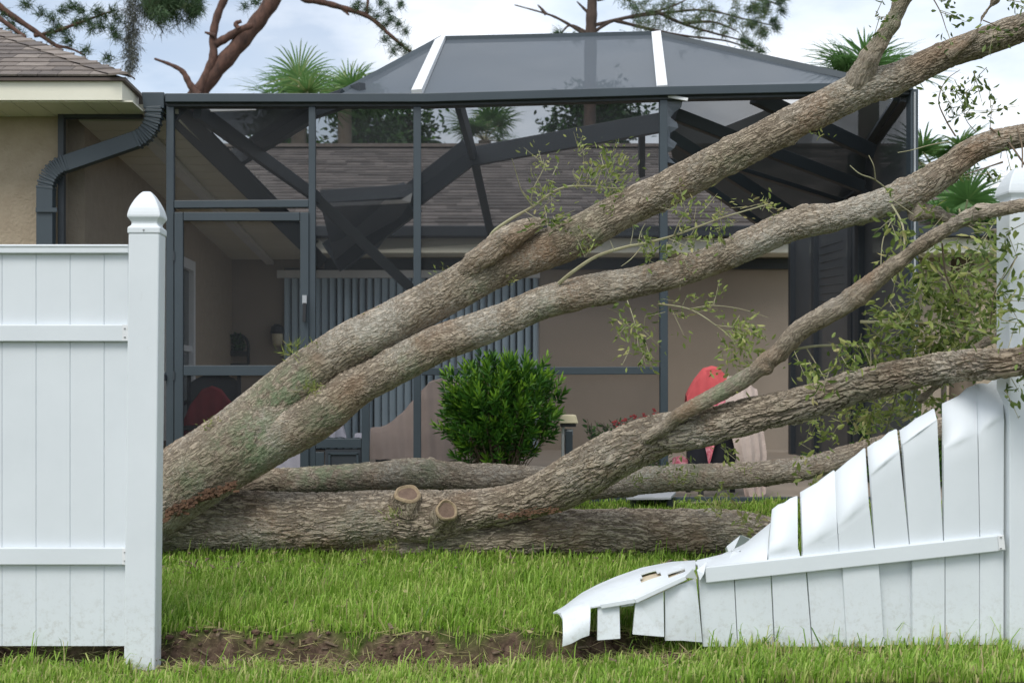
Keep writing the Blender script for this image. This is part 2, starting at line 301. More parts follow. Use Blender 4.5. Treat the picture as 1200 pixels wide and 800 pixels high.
class MB:
    def __init__(s): s.v = []; s.f = []; s.mi = []; s.cur = 0

    def add(s, vs, fs):
        k = len(s.v); s.v += [tuple(x) for x in vs]; s.f += [tuple(i + k for i in f) for f in fs]; s.mi += [s.cur] * len(fs)
        return s

    def box(s, a, b):
        (x0, y0, z0), (x1, y1, z1) = a, b
        return s.add([(x0, y0, z0), (x1, y0, z0), (x1, y1, z0), (x0, y1, z0), (x0, y0, z1), (x1, y0, z1), (x1, y1, z1), (x0, y1, z1)],
                     [(3, 2, 1, 0), (4, 5, 6, 7), (0, 1, 5, 4), (1, 2, 6, 5), (2, 3, 7, 6), (3, 0, 4, 7)])

    def bar(s, p0, p1, w, d, up=(0, 1, 0)):
        """a bar from p0 to p1, w across, d along up"""
        p0, p1 = Vector(p0), Vector(p1); ax = (p1 - p0).normalized(); u = Vector(up)
        u = (u - ax * u.dot(ax)).normalized(); r = ax.cross(u)
        vs = []
        for p in (p0, p1):
            for a, b in ((-1, -1), (1, -1), (1, 1), (-1, 1)): vs.append(p + r * (a * w / 2) + u * (b * d / 2))
        return s.add(vs, [(3, 2, 1, 0), (4, 5, 6, 7), (0, 1, 5, 4), (1, 2, 6, 5), (2, 3, 7, 6), (3, 0, 4, 7)])

    def slab(s, pts, off):
        """a polygon given thickness by the vector off"""
        n = len(pts); off = Vector(off)
        vs = [Vector(p) for p in pts] + [Vector(p) + off for p in pts]
        return s.add(vs, [tuple(range(n)), tuple(range(2 * n - 1, n - 1, -1))] + [(i, i + n, (i + 1) % n + n, (i + 1) % n) for i in range(n)])

    def poly(s, pts): return s.add(pts, [tuple(range(len(pts)))])

    def grid(s, rows, thick=None, skip=()):
        nr, nc = len(rows), len(rows[0]); vs = [Vector(p) for r in rows for p in r]; fs = []
        q = [(i, j) for i in range(nr - 1) for j in range(nc - 1) if (i, j) not in skip]
        for i, j in q: a = i * nc + j; fs.append((a, a + 1, a + nc + 1, a + nc))
        if thick is not None:
            th = Vector(thick); n = len(vs); vs = vs + [v + th for v in vs]
            qs = set(q)
            fs += [tuple(x + n for x in reversed(f)) for f in fs]
            for i, j in q:
                a = i * nc + j
                for (di, dj), (e0, e1) in (((-1, 0), (a, a + 1)), ((1, 0), (a + nc + 1, a + nc)), ((0, -1), (a + nc, a)), ((0, 1), (a + 1, a + nc + 1))):
                    if (i + di, j + dj) not in qs: fs.append((e1, e0, e0 + n, e1 + n))
        return s.add(vs, fs)

    def tube(s, pts, rads, n=6, cap=True):
        pts = [Vector(p) for p in pts]; u = None; vs = []
        for i, p in enumerate(pts):
            t = (pts[min(i + 1, len(pts) - 1)] - pts[max(i - 1, 0)]).normalized()
            if u is None: u = t.orthogonal().normalized()
            u = (u - t * u.dot(t)).normalized(); w = t.cross(u)
            for k in range(n):
                a = 2 * math.pi * k / n; vs.append(p + (u * math.cos(a) + w * math.sin(a)) * rads[i])
        fs = [(i * n + k, i * n + (k + 1) % n, (i + 1) * n + (k + 1) % n, (i + 1) * n + k) for i in range(len(pts) - 1) for k in range(n)]
        if cap: fs += [tuple(range(n - 1, -1, -1)), tuple((len(pts) - 1) * n + k for k in range(n))]
        return s.add(vs, fs)

    def lathe(s, c, prof, n=20):
        vs = []; c = Vector(c)
        for r, z in prof:
            for k in range(n): a = 2 * math.pi * k / n; vs.append(c + Vector((r * math.cos(a), r * math.sin(a), z)))
        fs = [(i * n + k, i * n + (k + 1) % n, (i + 1) * n + (k + 1) % n, (i + 1) * n + k) for i in range(len(prof) - 1) for k in range(n)]
        fs += [tuple(range(n - 1, -1, -1)), tuple((len(prof) - 1) * n + k for k in range(n))]
        return s.add(vs, fs)

    def build(s, name, m, parent=None, smooth=False, bevel=0.0, kind=None, label=None, sharp=R(55)):
        me = bpy.data.meshes.new(name); off = OFF.get(parent, Vector((0, 0, 0))) if parent else Vector((0, 0, 0))
        me.from_pydata([tuple(Vector(v) - off) for v in s.v], [], s.f); me.validate()
        for mm in (m if isinstance(m, (list, tuple)) else [m]): me.materials.append(mm)
        if isinstance(m, (list, tuple)) and len(me.polygons) == len(s.mi): me.polygons.foreach_set('material_index', s.mi)
        if smooth: me.polygons.foreach_set('use_smooth', [True] * len(me.polygons))
        bm = bmesh.new(); bm.from_mesh(me); bmesh.ops.recalc_face_normals(bm, faces=bm.faces)
        if smooth:
            for e in bm.edges:
                if len(e.link_faces) == 2 and e.calc_face_angle(0) > sharp: e.smooth = False
        loose = [v for v in bm.verts if not v.link_faces]
        if loose: bmesh.ops.delete(bm, geom=loose, context='VERTS')
        bm.to_mesh(me); bm.free()
        o = bpy.data.objects.new(name, me); COL.objects.link(o)
        if parent: o.parent = parent; OFF[o] = off
        if bevel:
            b = o.modifiers.new('bevel', 'BEVEL'); b.width = bevel; b.segments = 2; b.limit_method = 'ANGLE'; b.angle_limit = R(40)
        if kind: o['kind'] = kind
        if label: o['label'] = label
        return o


def np_mesh(name, verts, faces_flat, loop_sizes, m, parent=None, tint=None, kind=None, smooth=False):
    """fast mesh from numpy arrays; tint is one number per vertex"""
    off = np.array(OFF.get(parent, (0, 0, 0))) if parent else np.zeros(3)
    me = bpy.data.meshes.new(name); nv = len(verts)
    me.vertices.add(nv); me.vertices.foreach_set('co', (verts - off).astype(np.float32).ravel())
    me.loops.add(len(faces_flat)); me.loops.foreach_set('vertex_index', faces_flat.astype(np.int32))
    me.polygons.add(len(loop_sizes)); st = np.concatenate([[0], np.cumsum(loop_sizes)[:-1]])
    me.polygons.foreach_set('loop_start', st.astype(np.int32)); me.polygons.foreach_set('loop_total', np.asarray(loop_sizes, dtype=np.int32))
    if tint is not None:
        at = me.attributes.new('tint', 'FLOAT', 'POINT'); at.data.foreach_set('value', np.asarray(tint, dtype=np.float32))
    me.materials.append(m); me.update(calc_edges=True); me.validate()
    if smooth: me.polygons.foreach_set('use_smooth', np.ones(len(me.polygons), dtype=bool))
    o = bpy.data.objects.new(name, me); COL.objects.link(o)
    if parent: o.parent = parent; OFF[o] = Vector(off)
    if kind: o['kind'] = kind
    return o


def unit(v): return v / np.maximum(np.linalg.norm(v, axis=-1, keepdims=True), 1e-9)


class Leaves:
    """many small leaves, each a folded six-point blade, collected into one mesh"""
    def __init__(s): s.p = []; s.d = []; s.l = []; s.w = []; s.t = []

    def add(s, p, d, l, w, t): s.p.append(tuple(p)); s.d.append(tuple(d)); s.l.append(l); s.w.append(w); s.t.append(t)

    def build(s, name, m, parent=None, kind='stuff', fold=0.25):
        p = np.array(s.p); d = unit(np.array(s.d)); l = np.array(s.l)[:, None]; w = np.array(s.w)[:, None]; n = len(p)
        q = unit(rng.normal(size=(n, 3))); sd = unit(np.cross(d, q)); nr = np.cross(sd, d)
        v = np.stack([p, p + d * l * .38 + sd * w * .5 + nr * w * fold, p + d * l * .75 + sd * w * .36 + nr * w * fold * .7, p + d * l,
                      p + d * l * .75 - sd * w * .36 + nr * w * fold * .7, p + d * l * .38 - sd * w * .5 + nr * w * fold], 1).reshape(-1, 3)
        b = (np.arange(n) * 6)[:, None]
        f = (np.concatenate([b + 0, b + 1, b + 2, b + 3, b + 0, b + 3, b + 4, b + 5], 1)).ravel()
        return np_mesh(name, v, f, np.full(n * 2, 4), m, parent, np.repeat(np.array(s.t), 6), kind)


# ------------------------------------------------------------------ the ground, the bare strip, the patio
def sstep(a, b, x):
    t = np.clip((x - a) / (b - a), 0, 1); return t * t * (3 - 2 * t)


def wav(x, y, k=1.0, s=0.0):
    return (np.sin(x * 2.1 * k + 1.3 + s) * np.cos(y * 1.7 * k + .4 + 2 * s) + .6 * np.sin(x * 4.7 * k - y * 3.1 * k + s) + .4 * np.cos(x * 9.3 * k + y * 8.1 * k + 3 * s)) / 2.0


def ground_z(x, y):
    x = np.asarray(x, float); y = np.asarray(y, float)
    front = 0.0 + 0.075 * sstep(0.3, 1.3, x)
    edge = 5.42 + 0.05 * wav(x, y * 0 + 1, 1.6)
    z = front + (0.115 - front) * sstep(edge + .02 * wav(x, y, 6.0), edge + 0.085, y)
    z = z + 0.235 * np.clip((y - 5.6) / 3.4, 0, 1) ** 2.0
    # the scraped trough in front of the bank
    tr = np.exp(-((y - edge + .02) / .07) ** 2) * 0.035 * (1 - sstep(.4, .9, x))
    z = z - tr + 0.008 * wav(x, y, 2.5) * (y < 9)
    return z - 0.03 * sstep(9.1, 9.4, y)


def bare(x, y):
    """1 where the soil lies bare"""
    x = np.asarray(x, float); y = np.asarray(y, float)
    edge = 5.45 + 0.05 * wav(x, y * 0 + 1, 1.6)
    n = wav(x, y, 3.2, 1.0); n2 = wav(x, y, 7.0, 2.0)
    n3 = wav(x, y, 15.0, .7)
    wdt = 0.066 + 0.045 * n + .03 * n2 + .018 * n3
    yo = y - edge - .015 * n2
    a = np.clip(1.25 - np.abs(yo) / np.maximum(np.where(yo < 0, wdt * 1.25, wdt * .8), .015) + .45 * n3, 0, 1) * (1 - sstep(.62, 1.0, x))
    # worn patches in front of it
    def spot(cx, cy, rx, ry): return np.clip(1.5 - np.sqrt(((x - cx) / rx) ** 2 + ((y - cy) / ry) ** 2) + .5 * n2, 0, 1)
    a = np.maximum(a, spot(-.50, 5.27, .17, .12)); a = np.maximum(a, spot(-.98, 5.3, .22, .07)); a = np.maximum(a, spot(.08, 5.32, .25, .05))
    a = np.maximum(a, spot(.95, 5.26, .16, .05)); a = np.maximum(a, spot(1.62, 5.22, .17, .05)); a = np.maximum(a, spot(.72, 5.42, .22, .12))
    a = np.maximum(a, .8 * np.clip(.9 * n2 + .7 * n + .4 * n3 - .55, 0, 1) * (y < 5.45))
    return a


def axis(lo, hi, step, far, nfar):
    g = (np.linspace(0, 1, nfar + 1)[1:] ** 2.6) * far
    return np.concatenate([lo - g[::-1], np.arange(lo, hi + step / 2, step), hi + g])


gx = axis(-3.2, 4.6, 0.035, 300, 16); gy = axis(4.4, 9.2, 0.03, 500, 18)
X, Yy = np.meshgrid(gx, gy); Z = ground_z(X, Yy)
clod = np.array([[mnoise.noise((a * 14, b * 14, 0)) * .6 + mnoise.noise((a * 34, b * 34, 3)) * .4 for a, b in zip(ra, rb)] for ra, rb in zip(X, Yy)])
B = bare(X, Yy); Z = Z + clod * (.006 + .055 * B) * (np.abs(X) < 6) * (Yy < 9.3) * (Yy > 4.2)
nx, ny = len(gx), len(gy); idx = np.arange(nx * ny).reshape(ny, nx)
fq = np.stack([idx[:-1, :-1], idx[:-1, 1:], idx[1:, 1:], idx[1:, :-1]], -1).reshape(-1, 4)
go = np_mesh('ground', np.stack([X, Yy, Z], -1).reshape(-1, 3), fq.ravel(), np.full(len(fq), 4), M['ground'], smooth=True)
ab = go.data.attributes.new('bare', 'FLOAT', 'POINT'); ab.data.foreach_set('value', np.clip(B, 0, 1).astype(np.float32).ravel())
tag(go, kind='structure')
YF, YC = 5.32, 9.04          # fence line, front of the pool cage
SLAB = 0.35
pm = MB().box((-6.0, 8.98, SLAB - .2), (6.0, 17.0, SLAB))
tag(pm.build('patio', M['patio']), kind='structure')

# ------------------------------------------------------------------ the house
house = thing('house', (0, 16.0, SLAB), 'tan stucco house with brown shingle roof behind the screened pool cage', 'house')
YB = 16.0
cx = lambda px, Y: (px - CX) * Y / F
# left wing: outer wall, the wall of the lanai, its ceiling
w = MB()
w.box((-6.5, 9.12, 0.1), (cx(71, 9.12), 9.3, 3.084)); w.box((-2.95, 9.301, 0.1), (-2.56, YB, 3.3))
w.build('wall', M['stucco'], house)
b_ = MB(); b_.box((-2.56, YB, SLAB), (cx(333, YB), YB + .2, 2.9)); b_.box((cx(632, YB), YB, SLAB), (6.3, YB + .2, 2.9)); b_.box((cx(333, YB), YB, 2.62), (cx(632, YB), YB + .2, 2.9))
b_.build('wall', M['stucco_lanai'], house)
ceil = MB(); 
for i in range(24):      # tongue and groove boards across the lanai
    y0, y1 = 9.15 + i * .285, 9.15 + (i + 1) * .285 - .012
    zz = lambda y: 3.06 - .34 * (y - 9.1) / 6.9
    xr = lambda y: -1.84 + .38 * (y - 9.1) / 6.9
    ceil.add([(-2.56, y0, zz(y0)), (xr(y0), y0, zz(y0)), (xr(y1), y1, zz(y1)), (-2.56, y1, zz(y1)),
              (-2.56, y0, zz(y0) + .03), (xr(y0), y0, zz(y0) + .03), (xr(y1), y1, zz(y1) + .03), (-2.56, y1, zz(y1) + .03)],
             [(3, 2, 1, 0), (4, 5, 6, 7), (0, 1, 5, 4), (1, 2, 6, 5), (2, 3, 7, 6), (3, 0, 4, 7)])
ceil.add([(-2.56, 9.13, 3.12), (-1.84, 9.13, 3.12), (-1.46, 16, 2.77), (-2.56, 16, 2.77)], [(0, 1, 2, 3)])
ceil.box((-2.7, 9.1, 3.1), (-1.84, 9.125, 3.165)); ceil.build('ceiling', M['fascia'], house)
MB().bar((-2.14, 9.5, 3.0), (-2.08, 15.98, 2.68), .09, .05, (0, 0, 1)).build('ceiling_beam', M['metal_white'], house)
# roof of the left wing: hip at its right end, shingles laid one by one
PITCH = .505; EX, EY, EZ = -2.1, 8.6, 3.235
rf = MB()
D = 3.2
rf.add([(-7.5, EY, EZ), (EX, EY, EZ), (EX - D, EY + D, EZ + PITCH * D), (-7.5, EY + D, EZ + PITCH * D)], [(0, 1, 2, 3)])
rf.add([(EX, EY, EZ), (EX, EY + 7.4, EZ), (EX - D, EY + 7.4, EZ + PITCH * D), (EX - D, EY + D, EZ + PITCH * D)], [(0, 1, 2, 3)])
roof = rf.build('roof', M['shingle2'], house)
# shared shingle mesh
def shingle_mesh(name, wd, ht, m):
    mb = MB().box((0, 0, 0), (wd, ht, .012)); me = bpy.data.meshes.new(name); me.from_pydata(mb.v, [], mb.f); me.materials.append(m); return me
kinds = [shingle_mesh('shingle', wd, .2, M[k]) for wd in (.13, .17, .21) for k in ('shingle', 'shingle2', 'shingle3')]
ang = math.atan(PITCH); run = .125
for course in range(15):
    s0 = course * run; x = EX - .055 - s0 * math.cos(ang)     # the hip cuts every course shorter
    lim = -3.45 - s0 * .5
    while x > lim:
        me = random.choice(kinds); wd = me.vertices[1].co.x
        x -= wd + .004
        o = bpy.data.objects.new('shingle', me); COL.objects.link(o); o.parent = roof
        o.location = Vector((x, EY - .02 + s0 * math.cos(ang), EZ + .008 + s0 * math.sin(ang))) - OFF[house]
        o.rotation_euler = (ang - .05, 0, random.uniform(-.006, .006))
for i in range(16):       # hip caps, bent over the hip one by one
    d0, d1 = i * .13 - .03, i * .13 + .17; lift = .034
    a, b2 = Vector((EX - d0, EY + d0, EZ + PITCH * d0 + lift + .012)), Vector((EX - d1, EY + d1, EZ + PITCH * d1 + lift - .006))
    L1_, R1_ = Vector((-.125, -.02, -.012)), Vector((.02, .125, -.012))
    MB().add([a + L1_, a, a + R1_, b2 + L1_, b2, b2 + R1_, a + L1_ - Vector((0, 0, .014)), a - Vector((0, 0, .014)), a + R1_ - Vector((0, 0, .014))], [(0, 1, 4, 3), (1, 2, 5, 4), (6, 7, 1, 0), (7, 8, 2, 1)]).build('hip_cap', M[random.choice(('shingle', 'shingle2', 'shingle3'))], roof)
fa = MB(); zb, zt = 3.09, 3.215
fa.box((-7.0, EY + .02, zb), (EX - .02, EY + .05, zt)); fa.box((EX - .05, EY + .051, zb - .002), (EX - .02, 9.1, zt - .002))
fa.build('fascia', M['fascia'], house)
MB().box((-7.0, EY - .01, zt + .001), (EX + .01, EY + .055, zt + .022)).box((EX - .055, EY + .056, zt + .002), (EX + .01, 9.1, zt + .021)).build('drip_edge', M['drip'], house)
sf = MB()
for i in range(30): sf.box((-7 + i * .165, EY + .051, 3.083), (-7 + i * .165 + .158, 9.12, 3.095))
sf.build('soffit', M['fascia'], house)
# downspout: outlet box, upper bend, sloping run, lower bend, fall
ds = thing('downspout', P(58, 540, 8.98), 'dark grey corrugated downspout bending from the roof corner down the tan wall', 'downspout')
MB().slab([P(166, 108, 8.98), P(192, 108, 8.98), P(192, 127, 8.98), P(168, 127, 8.98)], (0, .16, 0)).build('outlet_box', M['metal'], ds, bevel=.004)
def pipe_run(pts, wpx, Y, name, ribs=False):
    mb = MB(); n = len(pts)
    for i in range(n - 1):
        p0, p1 = P(*pts[i], Y), P(*pts[i + 1], Y); g = wpx * Y / F
        mb.bar(p0, p1, g * (1.0 if not ribs or i % 2 else .88), g * .75 * (1.0 if not ribs or i % 2 else .9))
    return mb.build(name, M['metal'], ds, bevel=.003)
def arc(c0, c1, c2, n): return [(c0[0] * (1 - t) ** 2 + 2 * c1[0] * t * (1 - t) + c2[0] * t * t, c0[1] * (1 - t) ** 2 + 2 * c1[1] * t * (1 - t) + c2[1] * t * t) for t in [i / n for i in range(n + 1)]]
pipe_run(arc((181, 126), (183, 154), (160, 165), 16), 20, 8.99, 'elbow', True)
pipe_run([(163, 163), (76, 193)], 19, 8.99, 'pipe')
pipe_run(arc((80, 191), (56, 198), (54, 222), 16), 20, 8.985, 'elbow', True)
pipe_run([(54, 220), (54, 585)], 19, 8.985, 'pipe')
for yy in (246, 420): MB().bar(P(42, yy, 8.93), P(67, yy, 8.93), .03, .012).build('strap', M['metal'], ds)
# rear roof over the pool: eave, gutter, fascia
ye, ze = 15.4, 2.93
yr, zr = 19.9, 4.83
rr = MB(); rr.add([(-5.5, ye, ze), (7.2, ye, ze), (7.2, yr, zr), (-5.5, yr, zr)], [(0, 1, 2, 3)]); rr.add([(-5.5, yr, zr), (7.2, yr, zr), (7.2, yr + 5, zr - 2.1), (-5.5, yr + 5, zr - 2.1)], [(0, 1, 2, 3)])
rroof = rr.build('roof', M['shingle2'], house)
far = [MB(), MB(), MB()]; sl_ = (zr - ze) / (yr - ye); rs = random.Random(50)      # far courses: joined, a few pixels each
for c in range(30):
    y0 = ye - .02 + c * .15; x = -5.4 + rs.random() * .2; z0 = ze + (y0 - ye) * sl_
    while x < 7.0:
        wd = rs.choice((.2, .28, .36)); t2 = rs.choice((.010, .014, .022))
        rs.choice(far).add([(x, y0, z0), (x + wd - .004, y0, z0), (x + wd - .004, y0, z0 + t2 + .006), (x, y0, z0 + t2 + .006), (x + wd - .004, y0 + .165, z0 + .165 * sl_ + .003), (x, y0 + .165, z0 + .165 * sl_ + .003)], [(0, 1, 2, 3), (3, 2, 4, 5)]); x += wd
for k, f_ in enumerate((.5, .66, .84)): M['far%d' % k] = plain('dimmed_far_shingle', (.23 * f_, .20 * f_, .185 * f_), (.17 * f_, .148 * f_, .138 * f_), 9, .95, .5, 120)  # far shingles darkened in colour for the dimming of the screens before them
for mb, mm in zip(far, ('far0', 'far1', 'far2')): mb.build('shingles', M[mm], rroof, kind='stuff')
MB().bar((-5.5, yr, zr + .03), (7.2, yr, zr + .03), .2, .05, (0, 0, 1)).build('ridge_cap', M['shingle'], rroof)
MB().box((-1.9, ye - .14, 2.93), (7.2, ye - .005, 3.06)).build('gutter', M['metal_dark'], house, bevel=.01)
MB().box((-1.9, ye, 2.75), (7.2, ye + .03, 2.925)).build('fascia', M['fascia'], house)
MB().box((-1.5, ye + .031, 2.745), (7.2, YB - .01, 2.77)).build('soffit', M['fascia'], house)
MB().box((-1.4, YB - .06, 2.6), (6.0, YB - .012, 2.73)).build('wall_header', M['metal_dark'], house)
# sliding glass doors with vertical blinds
sdx0, sdx1 = cx(333, YB), cx(632, YB)
MB().box((sdx0, YB + .12, SLAB), (sdx1, YB + .14, 2.62)).build('glass_door', M['glass'], house)
fr = MB(); 
for x in (sdx0 + .03, sdx0 + (sdx1 - sdx0) / 3, sdx0 + 2 * (sdx1 - sdx0) / 3, sdx1 - .03): fr.box((x - .03, YB + .08, SLAB), (x + .03, YB + .119, 2.6))
fr.build('door_frame', M['metal_white'], house)
bl = MB().box((sdx0 - .08, YB - .09, 2.49), (sdx1, YB - .011, 2.585)).build('blind_headrail', M['metal_white'], house)
smb = MB(); smb.grid([[(-.045, .0, 0), (-.02, -.008, 0), (.02, -.008, 0), (.045, 0, 0)], [(-.045, .0, 2.12), (-.02, -.008, 2.12), (.02, -.008, 2.12), (.045, 0, 2.12)]], (0, .003, 0))
sme = bpy.data.meshes.new('slat'); sme.from_pydata([tuple(v) for v in smb.v], [], smb.f); sme.materials.append(M['blind'])
n = 34
for i in range(n):
    o = bpy.data.objects.new('slat', sme); COL.objects.link(o); o.parent = bl
    o.location = Vector((sdx0 + .05 + (sdx1 - sdx0 - .1) * i / (n - 1), YB - .05, SLAB + .02)) - OFF[house]
    o.rotation_euler = (0, 0, R(random.uniform(18, 48)))
# window of the lanai wall
wx0, wx1 = cx(190, 12.6), cx(240, 12.6)
win = MB().box((-2.559, 12.0, .75), (-2.52, 13.0, 2.32)).build('window', M['glass'], house)
wf = MB(); wf.box((-2.545, 11.9, .65), (-2.47, 12.0, 2.42)); wf.box((-2.545, 13.0, .65), (-2.47, 13.1, 2.42)); wf.box((-2.545, 12.001, 2.32), (-2.472, 12.999, 2.42)); wf.box((-2.545, 12.001, .65), (-2.472, 12.999, .75)); wf.box((-2.545, 12.001, 1.5), (-2.49, 12.999, 1.56))
wf.build('window_frame', M['metal_white'], win)
# wall lamp and arched wall planter at the back
lam = thing('wall_lamp', P(325, 395, YB - .1), 'small dark wall lantern with pale globe beside the vertical blinds', 'wall lamp')
MB().lathe(P(325, 386, YB - .12), [(.02, .06), (.07, .04), (.085, -.03), (.08, -.05)]).build('lamp_cap', M['black'], lam, smooth=True)
MB().lathe(P(325, 393, YB - .12), [(.035, -.13), (.06, -.1), (.068, -.04), (.07, .02)]).build('globe', M['cream'], lam, smooth=True)
MB().box(P(321, 389, YB - .1), P(329, 380, YB - .002)).build('bracket', M['black'], lam)
pl = thing('wall_planter', P(278, 427, YB - .1), 'arched dark metal wall planter on the tan lanai wall', 'planter')
ar = [P(265, 427, YB - .1), P(265, 405, YB - .1)] + [P(278 - 13 * math.cos(a), 405 - 13 * math.sin(a), YB - .1) for a in [math.pi * k / 10 for k in range(1, 10)]] + [P(291, 405, YB - .1), P(291, 427, YB - .1)]
MB().tube(ar, [.018] * len(ar), 6).bar(ar[0], ar[-1], .03, .03).bar(P(265, 414, YB - .1), P(291, 414, YB - .1), .06, .09).build('arch_frame', M['black'], pl)
lv = Leaves()
for i in range(160):
    a = P(278 + random.gauss(0, 3.2), random.uniform(394, 413), YB - .1 + random.uniform(-.05, .05)); lv.add(a, (random.gauss(0, 1), random.gauss(0, 1), random.random() + .3), .07, .03, random.uniform(0, .4))
lv.build('leaves', M['bushleaf'], pl)

# ------------------------------------------------------------------ the screened pool cage
cage = thing('pool_cage', (0.4, YC, SLAB), 'dark framed screened pool cage with its right corner crushed by the tree', 'screen enclosure')
def pbar(a, b, wpx, name, m='metal', depth=.06, up=(0, 1, 0), bevel=.004):
    p0, p1 = P(*a), P(*b); Y = (a[2] + b[2]) / 2
    return MB().bar(p0, p1, wpx * Y / F, depth, up).build(name, M[m], cage, bevel=bevel)
def yedge(x): return 117 - 14 * sstep(560, 960, np.float64(x))
# front beam (a box gutter) in three lengths, bending up to the right
xs = [196, 500, 780, 1066]
for i in range(3): 
    a, b2 = xs[i], xs[i + 1] + (1 if i < 2 else 0)
    pbar((a, float(yedge(a)), YC), (b2, float(yedge(b2)), YC), 10, 'beam', depth=.14)
    pbar((a, float(yedge(a)) + 7, YC + .02), (b2, float(yedge(b2)) + 7, YC + .02), 5, 'beam', 'metal_dark', depth=.09)
FP = [(200, 9), (366, 8), (489, 9), (777, 9)]
for x, wp in FP: pbar((x, float(yedge(x)) + 9, YC), (x + (1 if x > 700 else 0), 590, YC), wp, 'post', depth=.055)
# lanai opening left of the first post
pbar((72.5, 133, YC + .03), (72.5, 590, YC + .03), 7, 'post', 'metal_dark'); pbar((76, 135, YC + .03), (168, 135, YC + .03), 8, 'beam', 'metal_dark')
pbar((76, 440, YC + .03), (195.5, 440, YC + .03), 8, 'chair_rail', 'metal')
# rails
pbar((205, 240, YC), (362, 239, YC), 9, 'transom'); pbar((370, 435, YC), (484, 435, YC), 9, 'chair_rail'); pbar((494, 435, YC), (772, 434, YC), 9, 'chair_rail')
pbar((370, 584, YC), (484.5, 584, YC), 10, 'sill'); pbar((494, 584, YC), (772.5, 584, YC), 10, 'sill'); pbar((782, 586, YC), (1062, 586, YC), 8, 'sill')
# screen door
YD = YC - .025
door = MB().bar(P(210, 249, YD), P(210, 586, YD), 10 * YD / F, .04).bar(P(357, 249, YD), P(357, 586, YD), 10 * YD / F, .04).bar(P(215.5, 254, YD), P(351.5, 254, YD), 10 * YD / F, .039).bar(P(215.5, 434, YD), P(351.5, 434, YD), 12 * YD / F, .039).bar(P(215.5, 578, YD), P(351.5, 578, YD), 16 * YD / F, .039).build('screen_door', M['metal'], cage, bevel=.003)
MB().bar(P(357, 346, YD - .035), P(357, 356, YD - .035), .03, .03).build('handle_plate', M['pipe'], door)
MB().bar(P(357, 355, YD - .05), P(356.5, 377, YD - .05), .022, .025).build('handle', M['black'], door)
for y in (300, 440): MB().box(P(203, y + 5, YD - .03), P(206, y - 5, YD + .01)).build('hinge', M['metal_dark'], door)
MB().poly([P(214, 258, YD), P(353, 258, YD), P(353, 429, YD), P(214, 429, YD)]).build('screen_panel', M['screen'], door)
MB().poly([P(214, 439, YD), P(353, 439, YD), P(353, 572, YD), P(214, 572, YD)]).build('screen_panel', M['screen'], door)
MB().box(P(187, 446, YC - .05), P(195, 439, YC - .03)).build('latch', M['navy'], cage)
# front screens
def fscreen(pts, m='screen', Y=YC + .01): return MB().poly([P(x, y, Y) for x, y in pts]).build('screen_panel', M[m], cage)
fscreen([(75, 139), (196, 139), (196, 437), (75, 437)]); fscreen([(75, 443), (196, 443), (196, 588), (75, 588)])
fscreen([(204, 124), (363, 124), (363, 236), (204, 236)])
fscreen([(370, 124), (485, 124), (485, 431), (370, 431)]); fscreen([(370, 439), (485, 439), (485, 580), (370, 580)])
fscreen([(493, 124), (773, 118), (773, 430), (493, 431)]); fscreen([(493, 439), (773, 438), (773, 580), (493, 580)])
# torn remnant by the fourth post
MB().grid([[P(782, 118, YC + .01), P(800 + 3 * math.sin(i), 118, YC + .02)] if i == 0 else [P(782, 118 + i * 6, YC + .01), P(793 + 6 * math.sin(i * 1.7) - i * .6, 120 + i * 6, YC + .03)] for i in range(13)]).build('torn_screen', M['screen_dense'], cage)
MB().bar(P(783, 113, YC - .02), P(806, 117, YC - .05), .02, .02).build('torn_flashing', M['metal_white'], cage)
# pet door in the second bay
pd = MB().bar(P(428.5, 439.6, YC - .005), P(428.5, 578, YC - .005), 9 * YC / F, .05).bar(P(371, 519, YC - .006), P(423.5, 519, YC - .006), 11 * YC / F, .05).bar(P(362, 550, YC - .007), P(380, 550, YC - .007), .25, .03, (0, 1, 0)).build('pet_door', M['metal'], cage, bevel=.003)
MB().box(P(381, 578, YC - .02), P(423, 526, YC)).build('flap', M['metal_dark'], pd, bevel=.004)
MB().bar(P(384, 531, YC - .026), P(420, 531, YC - .026), .015, .012).bar(P(386, 531, YC - .026), P(386, 577, YC - .026), .015, .012).bar(P(419, 531, YC - .026), P(419, 577, YC - .026), .015, .012).build('flap_frame', M['metal'], pd)

# roof of the cage: mansard slopes, flat top, hips
TL, TR = (517, 46, 10.5), (770, 40, 10.5); BL, BR = (553, 178, 14.0), (790, 140, 14.0)
E0, E1, E2 = (400, 110, YC), (777, float(yedge(777)) - 6, YC), (1064, 100, YC)
LV, LBk, RB = (268, 192, 12.0), (392, 296, 15.3), (925, 283, 15.3)
def rscreen(pts, m='screen_roof'): return MB().poly([P(*p) for p in pts]).build('screen_panel', M[m], cage)
rscreen([E0, (488, 110, YC), TL], 'screen_slope'); rscreen([(488, 110, YC), E1, TR, TL], 'screen_slope'); rscreen([E1, E2, (1000, 92, 10.0), TR], 'screen_slope')
rscreen([TL, TR, BR, BL]); rscreen([E0, TL, BL, LBk, LV]); rscreen([BL, BR, (800, 272, 15.3), LBk])
rscreen([(204, 113, YC), E0, LV]); rscreen([TR, (1000, 92, 10.0), (955, 150, 12.5), BR], 'screen_roof'); rscreen([BR, (955, 150, 12.5), RB, (800, 272, 15.3)])
MB().bar(P(517, 46, 10.49), P(488.5, 109, 9.0), .075, .05, (0, .3, 1)).build('ridge_strap', M['metal_white'], cage)
MB().bar(P(769, 40, 10.49), P(776, float(yedge(776)) - 5, 9.0), .075, .05, (0, .3, 1)).build('ridge_strap', M['metal_white'], cage)
MB().bar(P(517, 47, 10.5), P(769, 41, 10.5), .05, .05).build('beam', M['metal'], cage)
